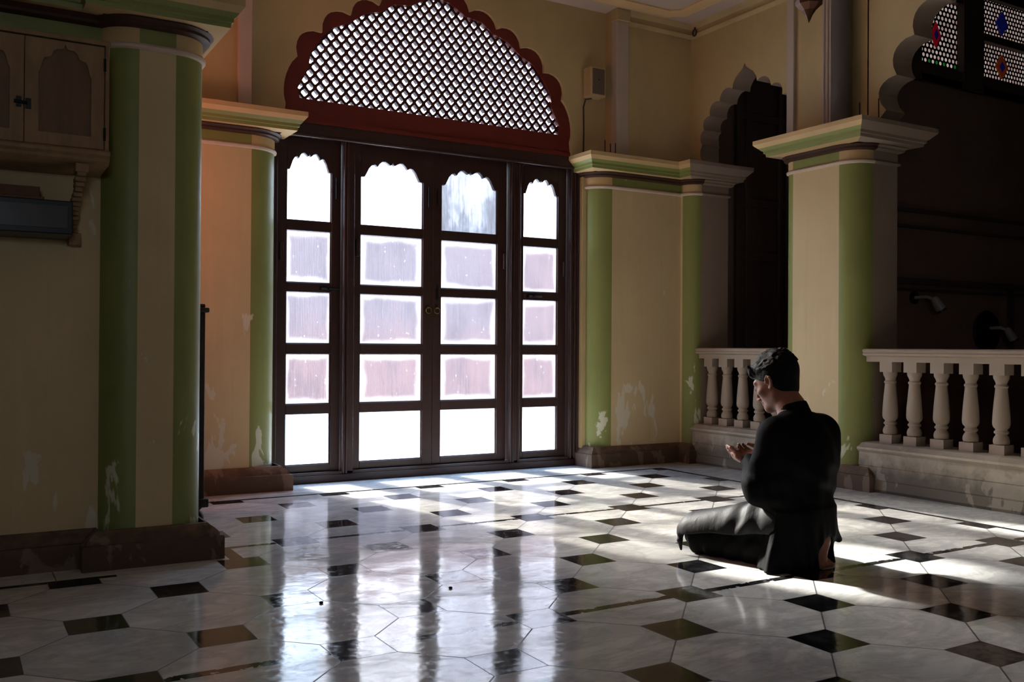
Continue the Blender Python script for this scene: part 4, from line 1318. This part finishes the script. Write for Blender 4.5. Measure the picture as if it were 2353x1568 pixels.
    G.rbox(hp(0, -0.02, -0.170), (0.14, 0.18, 0.062), 0.01, 0.03, rot=HR, mode='sub')
    # re-grow the fringe in front of the cleared forehead
    for i in range(90):
        x = rng.uniform(-0.066, 0.060); l = rng.uniform(0.004, 0.026)
        s0 = math.sqrt(max(0.0, 1-(x/0.085)**2))
        G.cap(hp(x*0.92, 0.046+0.034*s0+rng.normal(0, .005), 0.080+rng.normal(0, .006)), hp(x+rng.normal(0, .007), 0.050+0.038*s0+rng.normal(0, .005), 0.074-l), 0.0085, 0.003, 0.005)
    hair = field_object('hair', G, 'hair', root, 0)
    # small face parts
    for sd in (-1, 1):
        m = MB(); c = hp(sd*0.032, 0.090, -0.006)
        m.lathe([(0.0, -0.0085), (0.006, -0.006), (0.0085, 0.0), (0.006, 0.006), (0.0, 0.0085)], c, 12)
        m.build('eye', 'eye', root, smooth=80)
        m = MB(); m.tube([hp(sd*0.016, 0.091, 0.016), hp(sd*0.034, 0.089, 0.023), hp(sd*0.052, 0.074, 0.017)], [0.003, 0.0045, 0.002], 8)
        m.build('eyebrow', 'hair', root, smooth=80)
    # ---- trousers
    Tf = Field((-0.34, -0.30, -0.02), (0.34, 0.60, 0.42), 0.005)
    for sd in (-1, 1):
        Tf.cap((sd*0.085, 0.0, 0.19), (sd*0.165, 0.405, 0.092), 0.090, 0.068, 0.03)
        Tf.cap((sd*0.168, 0.405, 0.078), (sd*0.11, -0.01, 0.075), 0.074, 0.066, 0.02)
        Tf.cap((sd*0.168, 0.40, 0.05), (sd*0.13, 0.05, 0.045), 0.055, 0.050, 0.02)
    Tf.ell((0, 0.0, 0.20), (0.15, 0.095, 0.11), 0.05)
    sl, P = Tf.sub((-1, -1, -1), (1, 1, 1))
    Tf.f += 0.006*np.sin(P[..., 1]*70+P[..., 2]*40+np.sin(P[..., 0]*30)*1.5)*np.clip(1-P[..., 2]*2.5, 0, 1)
    Tf.f = np.maximum(Tf.f, 0.002-P[..., 2])
    tr = field_object('trousers', Tf, 'trousers', root, 1)
    # ---- kurta: trunk, sleeves, front panel over the thighs, back panel to the floor
    K = Field((-0.36, -0.36, -0.02), (0.36, 0.66, 0.78), 0.0045)
    K.ell((0, -0.005, 0.50), (0.180, 0.132, 0.175), 0.05)
    K.ell((0, -0.008, 0.34), (0.160, 0.124, 0.18), 0.06)
    K.ell((0, -0.012, 0.20), (0.168, 0.120, 0.16), 0.06)
    K.cap((-0.150, 0.0, 0.578), (0.150, 0.0, 0.578), 0.070, 0.070, 0.05)
    K.cap((0, 0.01, 0.620), (-0.16, 0.0, 0.588), 0.060, 0.062, 0.03); K.cap((0, 0.01, 0.620), (0.16, 0.0, 0.588), 0.060, 0.062, 0.03)
    K.cap((0, 0.0, 0.56), (0, 0.026, 0.650), 0.105, 0.064, 0.03)
    K.ell((0, -0.02, 0.47), (0.205, 0.115, 0.14), 0.05)
    for sd in (-1, 1): K.cap((sd*0.150, -0.02, 0.56), (sd*0.145, -0.01, 0.32), 0.072, 0.066, 0.04)
    for sh, el, wr in ((SHL, ELB, WRI), (SHR, ELBR, WRIR)):
        wv = np.array(wr); ev = np.array(el); w2 = ev+(wv-ev)*0.97
        K.cap(sh, el, 0.068, 0.064, 0.035); K.cap(el, w2, 0.064, 0.046, 0.03)
        K.cap(ev+np.array([0, -0.01, -0.02]), ev+(wv-ev)*0.5+np.array([0, 0, -0.015]), 0.056, 0.042, 0.03)
    # back panel: a bell resting on the floor behind and at the sides
    def bell(P):
        z = P[..., 2]
        s = np.clip((0.26-z)/0.26, 0, 1)
        lf = P[..., 0] < -0.0
        ax = np.where(lf, 0.176+0.085*s**1.3+0.02*s**3*np.clip(P[..., 1]/0.07, 0, 1), 0.156+0.016*s); ay = np.where(P[..., 1] < -0.02, 0.100+0.022*s, 0.14)
        cx0 = 0.0; cy0 = -0.02
        q = np.sqrt(((P[..., 0]-cx0)/ax)**2+((P[..., 1]-cy0)/ay)**2)
        d = (q-1)*np.minimum(ax, ay)
        ang = np.arctan2(P[..., 1]-cy0, P[..., 0]-cx0)
        d = d+0.009*s*np.sin(ang*9+0.8)+0.005*s*np.sin(ang*17+z*20)
        return np.maximum(np.maximum(d, z-0.24), 0.003-z)
    K.op(bell, (-0.27, -0.27, 0.0), (0.27, 0.20, 0.30), 0.06)
    # cut the bell open in front of the slit, and lift it over the standing foot
    K.op(lambda P: np.maximum(P[..., 2]-0.10, 0.095-P[..., 1]), (-0.4, 0.09, -0.02), (0.4, 0.7, 0.10), 0.0, 'sub')
    K.ell((0.055, -0.152, 0.020), (0.098, 0.098, 0.118), 0.015, mode='sub')
    # front panel lying on the thighs, its hem hanging a little below
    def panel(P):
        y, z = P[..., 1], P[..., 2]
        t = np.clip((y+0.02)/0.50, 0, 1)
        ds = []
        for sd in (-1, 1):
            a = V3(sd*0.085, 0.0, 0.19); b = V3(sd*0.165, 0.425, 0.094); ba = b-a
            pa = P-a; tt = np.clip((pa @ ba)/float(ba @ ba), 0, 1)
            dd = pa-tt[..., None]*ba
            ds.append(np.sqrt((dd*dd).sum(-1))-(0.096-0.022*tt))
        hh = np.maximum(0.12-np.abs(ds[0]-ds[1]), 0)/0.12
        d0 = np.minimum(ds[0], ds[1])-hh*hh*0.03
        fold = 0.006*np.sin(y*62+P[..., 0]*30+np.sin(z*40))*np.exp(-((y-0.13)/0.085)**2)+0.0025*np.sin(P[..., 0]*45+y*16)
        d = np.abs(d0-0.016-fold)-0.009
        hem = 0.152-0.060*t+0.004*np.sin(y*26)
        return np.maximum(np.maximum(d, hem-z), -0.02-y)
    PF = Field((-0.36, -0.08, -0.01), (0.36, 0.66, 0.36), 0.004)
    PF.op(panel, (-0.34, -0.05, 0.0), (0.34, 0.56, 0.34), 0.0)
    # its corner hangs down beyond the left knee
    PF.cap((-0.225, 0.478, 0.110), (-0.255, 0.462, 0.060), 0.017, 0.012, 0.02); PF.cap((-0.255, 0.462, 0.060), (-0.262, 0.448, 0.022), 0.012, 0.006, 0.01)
    # loose corner of the back panel at his right
    K.cap((0.120, -0.080, 0.185), (0.165, -0.100, 0.105), 0.026, 0.012, 0.03)
    K.cap((0.08, -0.105, 0.170), (0.165, -0.100, 0.105), 0.014, 0.010, 0.02)
    sl, P = K.sub((-1, -1, -1), (1, 1, 1))
    x, y, z = P[..., 0], P[..., 1], P[..., 2]
    # creases: at the elbows, the waist, down the back
    up = np.clip((z-0.26)/0.08, 0, 1)
    K.f += up*(0.0035*np.sin(z*62+x*26+np.sin(y*21)*1.4)+0.0025*np.sin((x-y)*75+z*31))*np.exp(-((z-0.34)/0.16)**2)
    K.f += 0.004*np.sin(x*34+np.sin(z*9)*2.0)*np.exp(-((y+0.14)/0.08)**2)
    # neck opening, empty sleeves at the wrist
    K.cap((0, 0.035, 0.655), (0, 0.085, 0.80), 0.052, 0.056, 0.004, 'sub')
    for el, wr in ((ELB, WRI), (ELBR, WRIR)):
        wv = np.array(wr); ev = np.array(el)
        K.cap(ev+(wv-ev)*0.90, ev+(wv-ev)*1.20, 0.034, 0.038, 0.004, 'sub')
    ku = field_object('kurta', K, 'kurta', root, 1)
    part(field_object('front_panel', PF, 'panel', ku, 1), 'front panel of the kurta lying over the thighs, coloured greyer for the window light')
    # band collar
    m = MB(); N = 28
    rings = []
    ax = np.array([0, 0.34, 0.94])
    for (rr, hh) in ((0.074, -0.050), (0.0675, -0.012), (0.0665, 0.0), (0.063, 0.016), (0.0615, 0.019), (0.058, 0.016), (0.058, -0.050)):
        c0 = np.array([0, 0.030, 0.684])+ax*hh
        e1 = np.array([1, 0, 0]); e2 = np.cross(ax, e1); e2 /= np.linalg.norm(e2)
        rings.append([tuple(c0+e1*rr*math.cos(2*PI*k/N)+e2*rr*1.06*math.sin(2*PI*k/N)) for k in range(N)])
    vs = [p for r in rings for p in r]
    fs = [(i*N+k, i*N+(k+1) % N, (i+1)*N+(k+1) % N, (i+1)*N+k) for i in range(6) for k in range(N)]
    m.add(vs, fs); co = m.build('collar', 'kurta', ku, smooth=50)
    root.location = PW; root.rotation_euler = (0, 0, PROT)
    tag(root, 'young man in a black kurta kneeling on the floor, head bowed, hands cupped in prayer', 'person')
    return root
PW = (3.24, 2.98, 0.0); PROT = math.radians(8)
build_person()

# ================================================================== LIGHT
def lights():
    w = bpy.data.worlds.new('sky'); SC.world = w; w.use_nodes = True
    nt = w.node_tree; nt.nodes.clear()
    out = nt.nodes.new('ShaderNodeOutputWorld'); bg = nt.nodes.new('ShaderNodeBackground')
    tc = nt.nodes.new('ShaderNodeTexCoord'); sp = nt.nodes.new('ShaderNodeSeparateXYZ'); nt.links.new(tc.outputs['Generated'], sp.inputs[0])
    rp = nt.nodes.new('ShaderNodeValToRGB'); nt.links.new(sp.outputs[2], rp.inputs[0])
    rp.color_ramp.elements[0].position = 0.0; rp.color_ramp.elements[0].color = (0.74, 0.87, 1.0, 1)
    rp.color_ramp.elements[1].position = 0.8; rp.color_ramp.elements[1].color = (0.40, 0.63, 1.0, 1)
    nt.links.new(rp.outputs[0], bg.inputs[0]); bg.inputs[1].default_value = SKY
    nt.links.new(bg.outputs[0], out.inputs[0])
    sl = bpy.data.lights.new('sun', 'SUN'); sl.energy = SUN; sl.color = (1.0, 0.93, 0.82); sl.angle = math.radians(2.0)
    so = bpy.data.objects.new('sun', sl); COL.objects.link(so)
    d = Vector((0.235, -1.0, -0.567)).normalized()
    so.rotation_euler = d.to_track_quat('-Z', 'Y').to_euler(); so.location = (0, 20, 12)
    al = bpy.data.lights.new('wide_sun_fill', 'SUN'); al.energy = SUN_FILL; al.color = (1.0, 0.95, 0.88); al.angle = math.radians(20)  # second, wide sun added to fill the shadow bands of the mullions
    ao = bpy.data.objects.new('wide_sun_fill', al); COL.objects.link(ao); ao.rotation_euler = so.rotation_euler; ao.location = (0.5, 20, 12)
    # portals guide sky sampling through the door and the fanlight
    for nm, (x0, x1, z0, z1) in {'portal_door': (1.9, 4.3, 0.1, 2.4), 'portal_fanlight': (2.0, 4.25, 2.6, 3.55), 'portal_rear': (-1.2, -0.3, 1.6, 2.15)}.items():
        a = bpy.data.lights.new(nm, 'AREA'); a.shape = 'RECTANGLE'; a.size = x1-x0; a.size_y = z1-z0
        a.cycles.is_portal = True
        o = bpy.data.objects.new(nm, a); COL.objects.link(o)
        o.location = ((x0+x1)/2, 6.54, (z0+z1)/2)
        o.rotation_euler = Vector((0, -1, 0)).to_track_quat('-Z', 'Z').to_euler()
    # unseen warm light added behind the near pillar for the salmon glow
    o.location.y = -3.1; o.rotation_euler = Vector((0, 1, 0)).to_track_quat('-Z', 'Z').to_euler()
    pl = bpy.data.lights.new('bay_glow_fill', 'POINT'); pl.energy = BAY_GLOW; pl.color = (1.0, 0.36, 0.27); pl.shadow_soft_size = 0.12
    po = bpy.data.objects.new('bay_glow_fill', pl); COL.objects.link(po); po.location = (0.40, 5.70, 2.02)
SUN, SKY, BAY_GLOW, SUN_FILL = 16.0, 10.5, 18.0, 13.0
lights()
SC.view_settings.view_transform = 'Standard'
SC.view_settings.look = 'None'
SC.view_settings.gamma = 1.0
SC.view_settings.use_curve_mapping = False
SC.view_settings.exposure = 0.6
SC.cycles.max_bounces = 8; SC.cycles.diffuse_bounces = 4; SC.cycles.glossy_bounces = 4
SC.cycles.transparent_max_bounces = 10; SC.cycles.transmission_bounces = 4
SC.cycles.sample_clamp_indirect = 6.0
SC.cycles.caustics_reflective = False; SC.cycles.caustics_refractive = False
SC.cycles.use_denoising = True
SC.cycles.use_adaptive_sampling = True
SC.cycles.adaptive_threshold = 0.03
